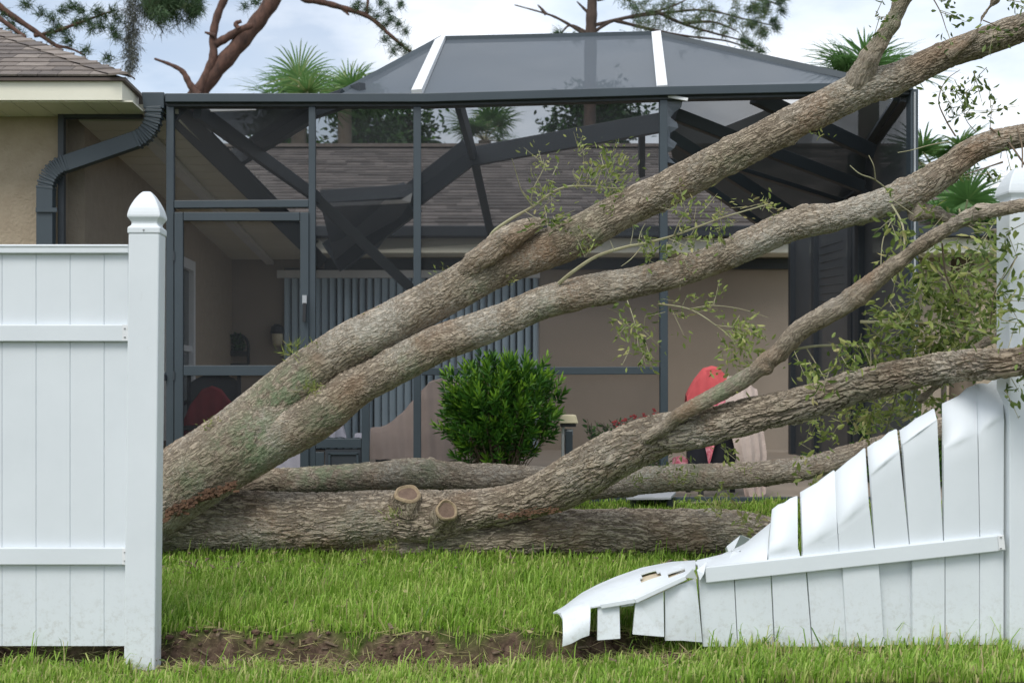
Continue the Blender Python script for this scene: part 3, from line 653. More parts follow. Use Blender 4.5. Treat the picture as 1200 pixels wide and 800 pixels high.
MB().bar(P(517, 47, 10.5), P(402, 110, 9.1), .05, .05).build('beam', M['metal'], cage)
MB().bar(P(770, 41, 10.5), P(995, 91, 9.95), .05, .05).build('beam', M['metal'], cage)
pbar((204, 130, 9.12), (375, 305, 15.9), 20, 'beam', 'metal_dark', depth=.12); pbar((212, 124, 9.3), (372, 286, 15.6), 7, 'beam', 'metal_dark')
pbar((231, 130, 9.15), (372, 232, 13.0), 15, 'beam', 'metal_dark'); pbar((368, 230, 13.0), (488, 344, 15.2), 12, 'brace', 'metal')
pbar((262, 195, 12.0), (366, 129, 9.6), 24, 'hip_beam', 'metal_dark'); pbar((366, 129, 9.6), (425, 108, 9.12), 22, 'hip_beam', 'metal_dark')
pbar((553, 176, 14.0), (470, 240, 14.6), 30, 'hip_beam', 'metal_dark', depth=.12); pbar((480, 232, 14.5), (392, 300, 15.3), 40, 'hip_beam', 'metal_dark', depth=.16)
pbar((553, 184, 14.0), (780, 143, 13.6), 22, 'beam', 'metal_dark', depth=.12); pbar((538, 122, 11.6), (555, 184, 14.0), 11, 'beam', 'metal_dark'); pbar((556, 188, 14.0), (576, 278, 15.2), 9, 'beam', 'metal_dark')
pbar((752, 150, 13.9), (752, 206, 14.5), 7, 'beam', 'metal_dark')
pbar((376, 231, 14.3), (484, 224, 14.3), 15, 'beam', 'metal_dark', depth=.12)
MB().grid([[P(378, 238, 14.2), P(430, 236, 14.2), P(470, 234, 14.2), P(483, 226, 14.2)], [P(378, 242, 14.25), P(430, 240, 14.25), P(472, 238, 14.25), P(481, 237, 14.25)]], (0, .04, 0)).build('torn_flashing', M['metal_white'], cage)
rscreen([(376, 242, 14.3), (480, 238, 14.3), (440, 296, 15.2), (392, 304, 15.2)], 'screen_dense')
MB().grid([[P(232 + i * 16, 126 + 1.5 * math.sin(i), 9.4), P(240 + i * 15, 131 + 3 * math.sin(i * 1.3), 9.9), P(250 + i * 12, 146 - i, 10.6), P(262 + i * 9, 165 - 2 * i, 11.2)] for i in range(9)]).build('sagging_screen', M['screen_dense'], cage)
MB().bar(P(240, 129, 9.35), P(300, 127, 9.35), .03, .02).bar(P(228, 142, 9.6), P(246, 156, 9.9), .035, .02).build('torn_flashing', M['metal_white'], cage)
# crushed right corner: beams fallen parallel, folded screen between them
sag = [((884, 113, 9.3), (1022, 178, 9.9), 17), ((790, 134, 9.5), (1010, 219, 10.4), 14), ((783, 158, 9.5), (930, 252, 10.4), 13), ((783, 188, 9.4), (900, 268, 10.3), 7), ((840, 190, 10.0), (1000, 240, 10.8), 5)]
for a, b2, wp in sag: pbar(a, b2, wp, 'fallen_beam', 'metal_dark', depth=.07)
pbar((1062, 112, 9.08), (1014, 182, 11.0), 15, 'fallen_beam', 'metal_dark'); pbar((1052, 116, 9.2), (1006, 186, 11.1), 7, 'fallen_beam', 'metal')
pbar((1012, 224, 10.6), (955, 262, 11.6), 13, 'fallen_beam', 'metal_dark')
def sheet(rows): return MB().grid([[P(*p) for p in r] for r in rows]).build('folded_screen', M['screen_dense'], cage, smooth=True)
sheet([[(783, 140, 10.6), (840, 152, 10.6), (900, 128, 10.5), (960, 125, 10.4), (1060, 114, 9.9)], [(783, 165, 10.8), (840, 180, 10.8), (910, 165, 10.7), (970, 160, 10.6), (1035, 150, 10.4)],
       [(790, 192, 11.0), (850, 205, 11.0), (920, 200, 10.9), (975, 195, 10.8), (1016, 180, 10.8)], [(830, 222, 11.2), (880, 235, 11.2), (940, 232, 11.1), (985, 228, 11.0), (1012, 218, 11.0)], [(888, 264, 11.5), (905, 264, 11.5), (930, 264, 11.5), (945, 264, 11.5), (957, 262, 11.5)]])
MB().grid([[P(782, 114, 10.6), P(840, 112, 10.6), P(905, 112, 10.6)], [P(784, 150, 10.9), P(845, 160, 10.9), P(930, 150, 10.8)], [P(790, 190, 11.1), P(850, 205, 11.2), P(940, 190, 11.2)]]).build('folded_screen', M['screen_half'], cage, smooth=True)
# right side wall of the cage
pbar((1069, 106, 9.04), (1069, 588, 9.04), 9, 'post', depth=.09); pbar((1072, 108, 8.985), (1072, 588, 8.985), 2.2, 'corner_highlight', 'pipe', depth=.012)  # pale strip stands in for the bright highlight on the corner post edge
for px, Yv, wp in ((1012, 11.0, 17), (1000, 11.6, 10), (957, 13.6, 10), (936, 15.0, 22)): pbar((px, 180 if px > 990 else 268, Yv), (px, 448 + (CAMZ - SLAB) * F / Yv, Yv), wp, 'post', 'metal_dark', depth=.1)
def side(p0, p1, y0a, y1a, y0b, y1b, m='screen_side'): 
    return MB().poly([P(p0[0], y0a, p0[1]), P(p1[0], y0b, p1[1]), P(p1[0], y1b, p1[1]), P(p0[0], y1a, p0[1])]).build('screen_panel', M[m], cage)
side((1065, 9.05), (1012, 11.0), 112, 586, 180, 562); side((1011, 11.05), (958, 13.6), 180, 562, 270, 540); side((957, 13.6), (926, 15.3), 270, 540, 284, 531)
for k in range(8): pbar((962, 290 + k * 9, 13.4), (990, 282 + k * 10, 12.0), 2.2, 'louvre', 'metal', depth=.02, bevel=0)
MB().slab([P(962, 285, 13.5), P(992, 276, 12.2), P(992, 296, 12.2), P(962, 302, 13.5)], (0, .01, 0)).build('panel', M['pipe'], cage)

# ------------------------------------------------------------------ fences
fence = thing('vinyl_fence', (cx(75, YF), YF, 0), 'intact white vinyl fence panel with pointed post cap at left', 'fence')
def board(x0, x1, z0, z1, y, parent, th=.022):
    c = .0022
    vs = [(x0, y + c, z0), (x0 + c, y, z0), (x1 - c, y, z0), (x1, y + c, z0), (x1 + .006, y + th * .5, z0), (x1 + .006, y + th, z0), (x0 + .007, y + th, z0), (x0 + .007, y + th * .6, z0), (x0, y + th * .6, z0)]
    mb = MB(); n = len(vs); mb.add(vs + [(a, b2, z1) for a, b2, _ in vs], [tuple(range(n)), tuple(range(2 * n - 1, n - 1, -1))] + [(i, i + n, (i + 1) % n + n, (i + 1) % n) for i in range(n)])
    return mb.build('board', M['vinyl'], parent)
zb_, zt_ = CAMZ - (757 - CY) * YF / F, CAMZ - (293 - CY) * YF / F
edges = [-240, -199, -159, -119, -78.5, -38, 1.5, 41.5, 81.5, 121.5, 150]
for a, b2 in zip(edges, edges[1:]): board(cx(a, YF), cx(b2, YF) - .0015, zb_, zt_, YF + .012, fence)
xe = cx(151.5, YF)
zz = lambda py: CAMZ - (py - CY) * YF / F
MB().box((-3.0, YF - .012, zz(297)), (xe, YF + .05, zz(288))).box((-3.0, YF - .016, zz(290)), (xe, YF + .054, zz(286.8))).build('top_rail', M['vinyl'], fence, bevel=.004)
MB().box((-3.0, YF - .014, zz(400)), (xe, YF + .011, zz(380.5))).build('rail', M['vinyl'], fence, bevel=.004)
MB().box((-3.0, YF - .014, zz(661)), (xe, YF + .011, zz(641))).build('rail', M['vinyl'], fence, bevel=.004)
for y in (390, 651):
    bk = MB().box((cx(144.5, YF), YF - .018, zz(y + 9.5)), (xe - .001, YF - .0142, zz(y - 9.5))).build('bracket', M['metal_white'], fence, bevel=.001)
    for dy in (-5, 5): MB().lathe((cx(147.5, YF), YF - .0185, zz(y + dy)), [(.004, -.002), (.004, .002)], 8).build('screw', M['steel'], bk)

def fence_post(xl, xr, Y, ytop, ybot, parent, xlb=None):
    """square vinyl post (leaning if xlb says so) and its gothic cap"""
    w_ = (xr - xl) * Y / F; x0 = cx(xl, Y); dx = 0 if xlb is None else (xlb - xl) * Y / F
    z1 = CAMZ - (ytop - CY) * Y / F; z0 = CAMZ - (ybot - CY) * Y / F
    mb = MB(); y0, y1 = Y - .03, Y - .03 + w_
    mb.add([(x0 + dx, y0, z0), (x0 + w_ + dx, y0, z0), (x0 + w_ + dx, y1, z0), (x0 + dx, y1, z0), (x0, y0, z1), (x0 + w_, y0, z1), (x0 + w_, y1, z1), (x0, y1, z1)],
           [(3, 2, 1, 0), (4, 5, 6, 7), (0, 1, 5, 4), (1, 2, 6, 5), (2, 3, 7, 6), (3, 0, 4, 7)])
    mb.build('post', M['vinyl'], parent, bevel=.006)
    prof = [(.53, 0), (.53, .20), (.51, .24), (.44, .31), (.42, .38), (.43, .44), (.49, .54), (.535, .61), (.54, .68), (.52, .80), (.485, .95), (.43, 1.10), (.36, 1.26), (.28, 1.41), (.20, 1.53), (.13, 1.61), (.05, 1.63)]
    H = 51 * Y / F / 1.63; cxx, cyy = x0 + w_ / 2, (y0 + y1) / 2
    cb = MB(); vs = []; n = 4
    for r, z in prof:
        k = .10 * w_ * r
        h = r * w_
        for sx, sy in ((-1, -1), (1, -1), (1, 1), (-1, 1)): vs.append((cxx + sx * h, cyy + sy * h, z1 - .001 + z * H))
    fs = [(i * 4 + k, i * 4 + (k + 1) % 4, (i + 1) * 4 + (k + 1) % 4, (i + 1) * 4 + k) for i in range(len(prof) - 1) for k in range(4)]
    fs += [(3, 2, 1, 0), tuple(len(vs) - 4 + k for k in range(4))]
    cb.add(vs, fs)
    c = cb.build('post_cap', M['vinyl'], parent, bevel=.004)
    MB().lathe((cxx, y0 - .004, z1 + .012), [(.004, -.003), (.004, .003)], 8).build('screw', M['steel'], c)
fence_post(152.5, 188.5, YF, 274, 785, fence, 147)

bf = thing('broken_fence', (cx(1000, YF), YF, .08), 'crushed white vinyl fence panel with bent back boards at right', 'fence')
def bent_board(bl_, br_, fl, fr_, tl, tr, lean, name='board', Y=YF, twist=0.0, curl=.5):
    """bottom, fold and top corners in pixels; above the fold the board bends away by lean metres"""
    rows = []
    bl_, br_ = (bl_[0], bl_[1] + 9), (br_[0], br_[1] + 9)
    lo = [(0.0, 0), (.5, 0), (.8, 0)]
    zf = 0
    for t, k in lo:
        l = (bl_[0] + (fl[0] - bl_[0]) * t, bl_[1] + (fl[1] - bl_[1]) * t); r = (br_[0] + (fr_[0] - br_[0]) * t, br_[1] + (fr_[1] - br_[1]) * t)
        rows.append((l, r, 0.0 + twist * t))
    for t in (-.12, -.05, 0, .05, .12, .2, .3, .5, .75, 1.0):
        q = max(t, 0)
        l = (fl[0] + (tl[0] - fl[0]) * t, fl[1] + (tl[1] - fl[1]) * t); r = (fr_[0] + (tr[0] - fr_[0]) * t, fr_[1] + (tr[1] - fr_[1]) * t)
        rows.append((l, r, twist + lean * (max(0, t + .12) / 1.12) ** 1.5))
    g = []; jag = [random.uniform(-3.0, 1.5) for _ in range(5)]; tw_ = random.uniform(-.012, .012)
    for ri, (l, r, dy) in enumerate(rows):
        row = []; up_t = max(0, ri - 4) / 8
        for k in range(5):
            t = k / 4; bow = -(.004 + .014 * up_t * (1 - up_t) * 4) * math.sin(math.pi * t) + tw_ * (t - .5) * 2 * up_t
            row.append(P(l[0] + (r[0] - l[0]) * t, l[1] + (r[1] - l[1]) * t + (jag[k] if ri == len(rows) - 1 else 0), Y + dy + bow))
        g.append(row)
    return MB().grid(g, (0, .02, 0)).build(name, M['vinyl'], bf, smooth=True)
up = [  # upper halves: rail corners, fold corners, top corners, lean
    ((900, 652), (939, 648), (901, 648), (935, 640), (906, 598), (934.5, 581), .12),
    ((940, 650), (983.5, 644), (941, 643), (981, 618), (939, 578), (978, 553), .12),
    ((984, 646), (1025, 640), (982, 618), (1018, 587), (979, 553), (1014, 525), .11),
    ((1026, 642), (1066, 636), (1020.5, 557), (1054, 529), (1018, 525), (1051, 504), .08),
    ((1067, 638), (1105.5, 632), (1058, 521), (1098, 492), (1056, 504), (1095, 480), .07),
    ((1106.5, 634), (1148, 630), (1106, 527), (1145.5, 508), (1106, 474), (1144.5, 451), .15),
    ((1149, 632), (1176, 630), (1146.5, 507), (1176.5, 487), (1145.5, 451), (1173.5, 446), .14)]
for u_ in up: bent_board(*u_)
low = [((824, 757), (864, 757), (818, 668), (859.5, 668)), ((865, 757), (907, 757), (860.5, 666), (902.5, 666)), ((908.5, 757), (951.5, 757), (904, 660), (943.5, 660)),
       ((952.5, 757), (994.5, 757), (945, 655), (986, 655)), ((993, 757), (1036, 755), (986.5, 650), (1029, 650)), ((1033, 755), (1068.5, 755), (1030, 645), (1068, 645)),
       ((1069.5, 755), (1107, 755), (1069, 641), (1107, 641)), ((1108, 755), (1147.5, 755), (1108, 638), (1147.5, 638)), ((1148.5, 755), (1176, 755), (1148.5, 634), (1176, 634))]
for i, (a, b2, c, d) in enumerate(low):
    yo = YF + (.012 if i % 2 else .008) + (.02 if i == 5 else 0) - (.012 if i == 4 else 0)
    g = [[P(a[0] + (b2[0] - a[0]) * k / 3, a[1], yo - (.002 * math.sin(math.pi * k / 3))) for k in range(4)], [P(c[0] + (d[0] - c[0]) * k / 3, c[1], yo - (.002 * math.sin(math.pi * k / 3))) for k in range(4)]]
    MB().grid(g, (0, .02, 0)).build('board', M['vinyl'], bf)
rb = MB().bar(P(826, 673, YF - .012), P(1176, 635, YF - .012), 18.5 * YF / F, .028).build('rail', M['vinyl'], bf, bevel=.004)
MB().bar(P(1170, 635.6, YF - .03), P(1177, 634.9, YF - .03), 17 * YF / F, .006).build('bracket', M['metal_white'], bf, bevel=.001)
for k in (629, 642): MB().lathe(P(1173, k, YF - .035), [(.004, -.002), (.004, .002)], 8).build('screw', M['steel'], bf)
fence_post(1179.5, 1216, YF, 246, 762, bf)
# beyond the post the fence goes on
for a in range(1217, 1420, 40): board(cx(a, YF), cx(a + 40, YF) - .0015, zb_ + .05, zz(293), YF + .012, bf)
# boards folded flat at the left end: front edge and back edge of the bent sheet
def lerp_poly(pts, t):
    L_ = [0]
    for a, b2 in zip(pts, pts[1:]): L_.append(L_[-1] + (Vector(b2) - Vector(a)).length)
    d = t * L_[-1]
    for i in range(len(pts) - 1):
        if d <= L_[i + 1] or i == len(pts) - 2:
            return Vector(pts[i]).lerp(Vector(pts[i + 1]), (d - L_[i]) / max(L_[i + 1] - L_[i], 1e-6))
Fr = [P(659, 724, 5.30), P(674, 715, 5.29), P(690, 711, 5.28), P(706, 708.5, 5.28), P(726, 706, 5.28), P(744, 701.5, 5.28), P(778, 686.5, 5.285), P(802, 674.5, 5.29), P(815, 665, 5.3)]
Bk = [P(648, 717, 5.52), P(662, 709, 5.58), P(671, 702, 5.62), P(682, 694, 5.66), P(700, 684.5, 5.7), P(722, 675, 5.74), P(752, 664.5, 5.78), P(786, 657.8, 5.8), P(815, 656, 5.8)]
N = 48; rows = []
for i in range(N + 1):
    a, b2 = lerp_poly(Fr, i / N), lerp_poly(Bk, i / N); row = []
    for k in range(9):
        t = k / 8; q = a.lerp(b2, t); q.z += .032 * math.sin(math.pi * min(t * 1.1, 1)) * (.4 + .6 * math.sin(math.pi * i / N)); row.append(q)
    rows.append(row)
hole = {(i, 2) for i in range(29, 36)} | {(i, 3) for i in range(30, 35)} | {(i, 1) for i in range(38, 44)}
MB().grid(rows, (0, .0, -.006), hole).build('bent_boards', M['vinyl'], bf, smooth=True)
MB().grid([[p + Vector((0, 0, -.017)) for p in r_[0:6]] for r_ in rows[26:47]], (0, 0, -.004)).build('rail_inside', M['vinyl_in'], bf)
MB().bar(P(704, 710, 5.272), P(745, 703, 5.272), .012, .02, (0, 0, 1)).bar(P(744, 703.5, 5.272), P(803, 676, 5.275), .026, .02, (0, 0, 1)).build('sheet_lip', M['vinyl'], bf, bevel=.003)
# the curled end: one rounded shoulder from the sheet down to the soil
rows = []
for i in range(13):
    t = i / 12; top = lerp_poly(Fr, t * .21); bk_ = lerp_poly(Bk, t * .15); xb = 659 + 32 * t
    row = [top.lerp(bk_, .45) + Vector((0, 0, .024 * (.4 + .6 * t))), top.lerp(bk_, .2) + Vector((0, 0, .017)), top + Vector((0, -.012, .004))]
    bot = P(xb, 757 - 13 * t, 5.235)
    for k in range(1, 7): s_ = k / 6; q = (top + Vector((0, -.014, 0))).lerp(bot, s_); q.y -= .02 * math.sin(math.pi * s_) * (1 - .3 * t); q.x += .006 * math.sin(t * 6) * s_; row.append(q)
    rows.append(row)
MB().grid(rows, (0, .007, -.002)).build('curled_board', M['vinyl'], bf, smooth=True)
MB().slab([P(700.5, 709, 5.292), P(726, 708, 5.292), P(727, 748, 5.27), P(700, 750, 5.27)], (0, .018, 0)).build('board', M['vinyl'], bf, bevel=.002)
MB().slab([P(728, 706, 5.30), P(743, 703, 5.30), P(743, 709, 5.30), P(728, 711, 5.30)], (0, .02, 0)).build('board_stub', M['vinyl'], bf, bevel=.002)
MB().slab([P(745, 703, 5.288), P(777.5, 688, 5.288), P(778.5, 746, 5.28), P(741.5, 743, 5.27)], (0, .018, 0)).build('board', M['vinyl'], bf, bevel=.002)
MB().grid([[P(779.5, 750, 5.30), P(800, 750, 5.29), P(823, 752, 5.30)], [P(779.5, 715, 5.30), P(799, 712, 5.265), P(819, 710, 5.30)], [P(779, 688, 5.30), P(798, 684, 5.29), P(815.5, 678, 5.30)]], (0, .018, 0)).build('board', M['vinyl'], bf, smooth=True)
MB().slab([P(802, 676, 5.27), P(812, 666, 5.25), P(817, 678, 5.26)], (0, .01, .004)).build('split_shard', M['vinyl'], bf)
MB().slab([P(817, 668, 5.29), P(828, 657, 5.30), P(825, 672, 5.28), P(820, 680, 5.28)], (0, .012, 0)).build('split_shard', M['vinyl'], bf)
for a4 in ([P(770, 672, 5.6), P(800, 662, 5.55), P(806, 668, 5.42), P(780, 681, 5.45)], [P(812, 662, 5.5), P(836, 655, 5.6), P(842, 660, 5.5), P(822, 668, 5.36)], [P(846, 655, 5.5), P(868, 645, 5.58), P(870, 652, 5.45), P(852, 661, 5.38)]):
    c4 = sum(a4, Vector((0, 0, 0))) / 4 + Vector((0, 0, .028)); MB().add([p + Vector((0, 0, .012)) for p in a4] + [c4] + [p + Vector((0, 0, .004)) for p in a4], [(0, 1, 4), (1, 2, 4), (2, 3, 4), (3, 0, 4), (5, 6, 1, 0), (6, 7, 2, 1), (7, 8, 3, 2), (8, 5, 0, 3)]).build('split_shard', M['vinyl'], bf)
Fr2 = [P(818, 668, 5.31), P(845, 664.5, 5.31), P(870, 660, 5.31), P(899, 655, 5.31)]; Bk2 = [P(816, 657, 5.78), P(846, 649.5, 5.74), P(872, 637, 5.68), P(903, 612, 5.55)]
rows = []
for i in range(15):
    a, b2 = lerp_poly(Fr2, i / 14), lerp_poly(Bk2, i / 14); rows.append([a.lerp(b2, k / 6) + Vector((0, 0, .02 * math.sin(math.pi * k / 6))) for k in range(7)])
MB().grid(rows, (0, 0, -.006), {(6, 2), (7, 2), (6, 3)}).build('bent_boards', M['vinyl'], bf, smooth=True)
shard = thing('vinyl_fragment', P(866, 640, 6.0), 'broken piece of white vinyl lying against the log beside the crushed fence', 'fence fragment')
MB().slab([P(851, 640, 6.0), P(868, 626, 5.95), P(883, 632, 6.05), P(874, 648, 6.0), P(856, 652, 5.95)], (.03, .16, -.03)).build('fragment', M['vinyl'], shard, bevel=.004)

# ------------------------------------------------------------------ the fallen tree
tree = thing('fallen_tree', P(190, 648, 7.5), 'uprooted oak lying across the lawn with four lichen covered limbs over the fence', 'tree')


def spline(pts, step):
    """smooth resampling of (px, py, width px, Y) control points into world points and radii"""
    c = [(P(a, b2, Y), w_ * Y / F / 2) for a, b2, w_, Y in pts]; out = []
    for i in range(len(c) - 1):
        p0, p1, p2, p3 = [c[max(0, min(len(c) - 1, j))] for j in (i - 1, i, i + 1, i + 2)]
        n = max(2, int((p2[0] - p1[0]).length / step))
        for k in range(n):
            t = k / n; h = lambda a, b3, c3, d: .5 * ((2 * b3) + (-a + c3) * t + (2 * a - 5 * b3 + 4 * c3 - d) * t * t + (-a + 3 * b3 - 3 * c3 + d) * t ** 3)
            out.append((h(p0[0], p1[0], p2[0], p3[0]), h(p0[1], p1[1], p2[1], p3[1])))
    out.append(c[-1]); return out


def limb(name, pts, m, step=.010, res=.0085, lump=.05, moss=None, seed=0, bumps=(), label=None):
    sp = spline(pts, step); n = max(14, int(2 * math.pi * max(r for _, r in sp) / res)); C = np.array([tuple(p) for p, _ in sp]); rad = np.array([r for _, r in sp])
    T = np.gradient(C, axis=0); T = unit(T); Uv = np.zeros_like(C); u = np.array([0, -1.0, 0])
    for i in range(len(C)):
        u = u - T[i] * u.dot(T[i]); u = u / np.linalg.norm(u); Uv[i] = u
    Wv = np.cross(T, Uv); s_ = np.concatenate([[0], np.cumsum(np.linalg.norm(np.diff(C, axis=0), axis=1))])
    th = np.linspace(0, 2 * math.pi, n, endpoint=False); ct, st = np.cos(th), np.sin(th)
    rr_ = rad[:, None] * np.ones(n)[None]
    # slow swellings, ridges that run along the limb
    for k, (fs_, ft, am) in enumerate(((2.3, 1, 1.0), (4.1, 2, .7), (7.7, 3, .5), (1.1, 2, .8), (13, 4, .3), (3.0, 5, .35))):
        ph = seed * 1.7 + k * 2.1; rr_ = rr_ * (1 + lump * am * .5 * np.sin(fs_ * s_[:, None] + ft * th[None] + ph + .8 * np.sin(1.9 * s_[:, None] + ph)))
    V = C[:, None] + rr_[..., None] * (Uv[:, None] * ct[None, :, None] + Wv[:, None] * st[None, :, None])
    for (bx, by, bY, br, bh) in bumps:      # knots and collars swell out of the bark
        c = np.array(P(bx, by, bY)); d = np.linalg.norm(V - c, axis=2); nn = unit(V - C[:, None]); V = V + nn * (bh * np.exp(-(d / br) ** 2))[..., None]
    lr = np.random.default_rng(100 + seed)
    for _ in range(int(10 + 9 * s_[-1])):      # small nubs and buried buds
        c = V[lr.integers(2, len(C) - 2), lr.integers(0, n)].copy(); br = lr.uniform(.010, .030); d = np.linalg.norm(V - c, axis=2)
        V = V + unit(V - C[:, None]) * (lr.uniform(.3, .55) * br * np.exp(-(d / br) ** 2))[..., None]
    for _ in range(int(3 + 3 * s_[-1])):       # hollows where bark has come away
        c = V[lr.integers(2, len(C) - 2), lr.integers(0, n)].copy(); br = lr.uniform(.03, .07); d = np.linalg.norm((V - c), axis=2)
        V = V - unit(V - C[:, None]) * (.009 * np.exp(-(d / br) ** 4))[..., None]
    bk = np.stack([ct[None] * rad[:, None], st[None] * rad[:, None], np.repeat(s_[:, None], n, 1) + seed * 3.3], -1)
    nr = len(C); idx = np.arange(nr * n).reshape(nr, n); nxt = np.roll(idx, -1, 1)
    f = np.stack([idx[:-1], nxt[:-1], nxt[1:], idx[1:]], -1).reshape(-1, 4)
    verts = V.reshape(-1, 3); bkv = bk.reshape(-1, 3)
    # end caps
    verts = np.vstack([verts, C[:1], C[-1:]]); bkv = np.vstack([bkv, bkv[:1], bkv[-1:]]); e0, e1 = nr * n, nr * n + 1
    tri = np.concatenate([np.stack([nxt[0], idx[0], np.full(n, e0)], -1), np.stack([idx[-1], nxt[-1], np.full(n, e1)], -1)])
    o = np_mesh(name, verts, np.concatenate([f.ravel(), tri.ravel()]), np.concatenate([np.full(len(f), 4), np.full(len(tri), 3)]), m, tree, smooth=True)
    a = o.data.attributes.new('bk', 'FLOAT_VECTOR', 'POINT'); a.data.foreach_set('vector', bkv.astype(np.float32).ravel())
    mv = np.zeros(len(verts))
    for (mx_, my_, mY, mr, ms) in (moss or ()):
        c = np.array(P(mx_, my_, mY)); d = np.linalg.norm(verts - c, axis=1); mv = np.maximum(mv, ms * np.exp(-(d / mr) ** 2))
    a = o.data.attributes.new('moss', 'FLOAT', 'POINT'); a.data.foreach_set('value', mv.astype(np.float32))
    if label: o['label'] = label
    return o


MO1 = [(330, 480, 7.2, .2, 1.0), (290, 520, 7.2, .16, .95), (225, 570, 7.2, .15, .8), (350, 450, 7.2, .12, .9), (560, 340, 7.1, .1, .5), (690, 280, 6.9, .12, .5), (860, 195, 6.5, .12, .6), (990, 130, 6.1, .15, .7), (440, 420, 7.2, .1, .6)]
limb('limb', [(20, 655, 84, 7.5), (110, 615, 82, 7.45), (188, 572, 77, 7.4), (246, 535, 70, 7.37), (300, 491, 64, 7.35), (345, 450, 60, 7.32), (380, 424, 56, 7.3), (414, 402, 54, 7.27), (450, 385, 52, 7.25), (493, 361, 49, 7.2), (539, 336, 48, 7.15), (586, 311, 48, 7.1), (665, 282, 45, 7.0), (725, 249, 43, 6.9), (805, 209, 42, 6.75), (880, 170, 40, 6.6), (955, 131, 41, 6.45), (1010, 104, 42, 6.35), (1050, 92, 36, 6.3), (1105, 67, 32, 6.2), (1145, 52, 32, 6.1), (1195, 33, 33, 6.0), (1270, 2, 31, 5.9)],
     M['bark'], .009, .0085, .05, MO1, 1, [(215, 540, 7.2, .05, .02), (640, 275, 6.9, .03, .01), (1000, 100, 6.2, .06, .015), (945, 160, 6.4, .03, .012), (1094, 62, 6.15, .03, .008), (1160, 45, 6., .03, .012)], 'upper limb rising to the top right with a forked side branch')
limb('limb', [(190, 600, 50, 7.36), (262, 551, 58, 7.33), (318, 516, 58, 7.3), (360, 492, 56, 7.28), (388, 474, 51, 7.26), (413, 455, 46, 7.24), (440, 441, 42, 7.2), (478, 421, 43, 7.15), (515, 402, 43, 7.1), (558, 387, 41, 7.05), (600, 371, 38, 7.0), (640, 354, 38, 6.95), (690, 342, 39, 6.87), (740, 332, 35, 6.8), (790, 320, 34, 6.7), (840, 303, 34, 6.6), (880, 285, 36, 6.5), (930, 263, 37, 6.4), (985, 252, 34, 6.3), (1035, 237, 33, 6.2), (1080, 218, 36, 6.1), (1108, 199, 34, 6.05), (1145, 174, 30, 5.97), (1200, 159, 26, 5.85), (1280, 148, 24, 5.7)],
     M['bark'], .009, .0085, .045, [(300, 530, 7.2, .14, .9), (385, 500, 7.1, .13, .85), (480, 430, 7.1, .1, .5), (640, 372, 6.9, .1, .5)], 2, [(378, 516, 7.15, .05, .02), (708, 322, 6.8, .035, .014), (943, 246, 6.35, .03, .015), (800, 300, 6.65, .025, .01), (1070, 235, 6.1, .05, .012)], 'middle limb running up to the right below the upper limb')
limb('trunk', [(10, 622, 74, 7.62), (100, 617, 74, 7.6), (190, 612, 73, 7.58), (300, 612, 72, 7.55), (390, 611, 68, 7.52), (450, 606, 62, 7.5), (500, 605, 60, 7.47), (545, 598, 48, 7.44), (580, 593, 43, 7.4), (615, 585, 45, 7.35), (650, 572, 54, 7.25), (690, 550, 57, 7.12), (730, 528, 53, 6.98), (775, 510, 48, 6.82), (830, 500, 42, 6.62), (890, 485, 40, 6.4), (940, 473, 38, 6.2), (1000, 454, 37, 5.97), (1060, 439, 35, 5.72), (1120, 429, 34, 5.46), (1170, 426, 33, 5.2), (1210, 421, 32, 5.08), (1290, 412, 30, 4.85)],
     M['bark_big'], .010, .0085, .05, [(200, 640, 7.4, .12, .3), (420, 630, 7.3, .12, .5), (1000, 470, 5.9, .1, .3)], 3, [(478, 582, 7.33, .09, .04), (523, 599, 7.28, .08, .03), (500, 628, 7.3, .07, .04), (1133, 425, 5.3, .03, .02), (650, 600, 7.1, .06, .02)], 'big trunk on the lawn that bends up to the right over the fence')
limb('limb', [(395, 645, 36, 7.56), (460, 640, 46, 7.55), (540, 635, 48, 7.53), (620, 627, 52, 7.5), (700, 624, 54, 7.48), (780, 625, 55, 7.46), (840, 622, 52, 7.45), (885, 624, 46, 7.44), (930, 632, 34, 7.42)],
     M['bark_big'], .010, .0085, .06, [(520, 640, 7.3, .2, .25)], 4, [(800, 640, 7.2, .08, .02)], 'short thick log lying in the grass under the trunk')
limb('limb', [(235, 578, 22, 7.9), (300, 565, 27, 7.95), (360, 563, 31, 8.0), (420, 560, 35, 8.0), (480, 555, 36, 8.02), (540, 558, 33, 8.03), (600, 561, 34, 8.04), (650, 565, 34, 8.05), (700, 569, 31, 8.05), (745, 564, 31, 8.05), (790, 560, 31, 8.05), (840, 559, 30, 8.05), (900, 554, 28, 8.05), (950, 547, 27, 8.05), (985, 537, 26, 8.05), (1020, 527, 26, 8.05), (1100, 503, 24, 8.0), (1160, 480, 22, 7.9)],
     M['bark'], .011, .0095, .06, [(380, 550, 7.9, .25, .7), (800, 555, 7.9, .2, .55), (500, 550, 7.9, .15, .5)], 5, [(497, 540, 7.93, .05, .03), (766, 549, 7.95, .05, .035), (830, 552, 7.95, .05, .01)], 'long straight limb lying behind the trunk')
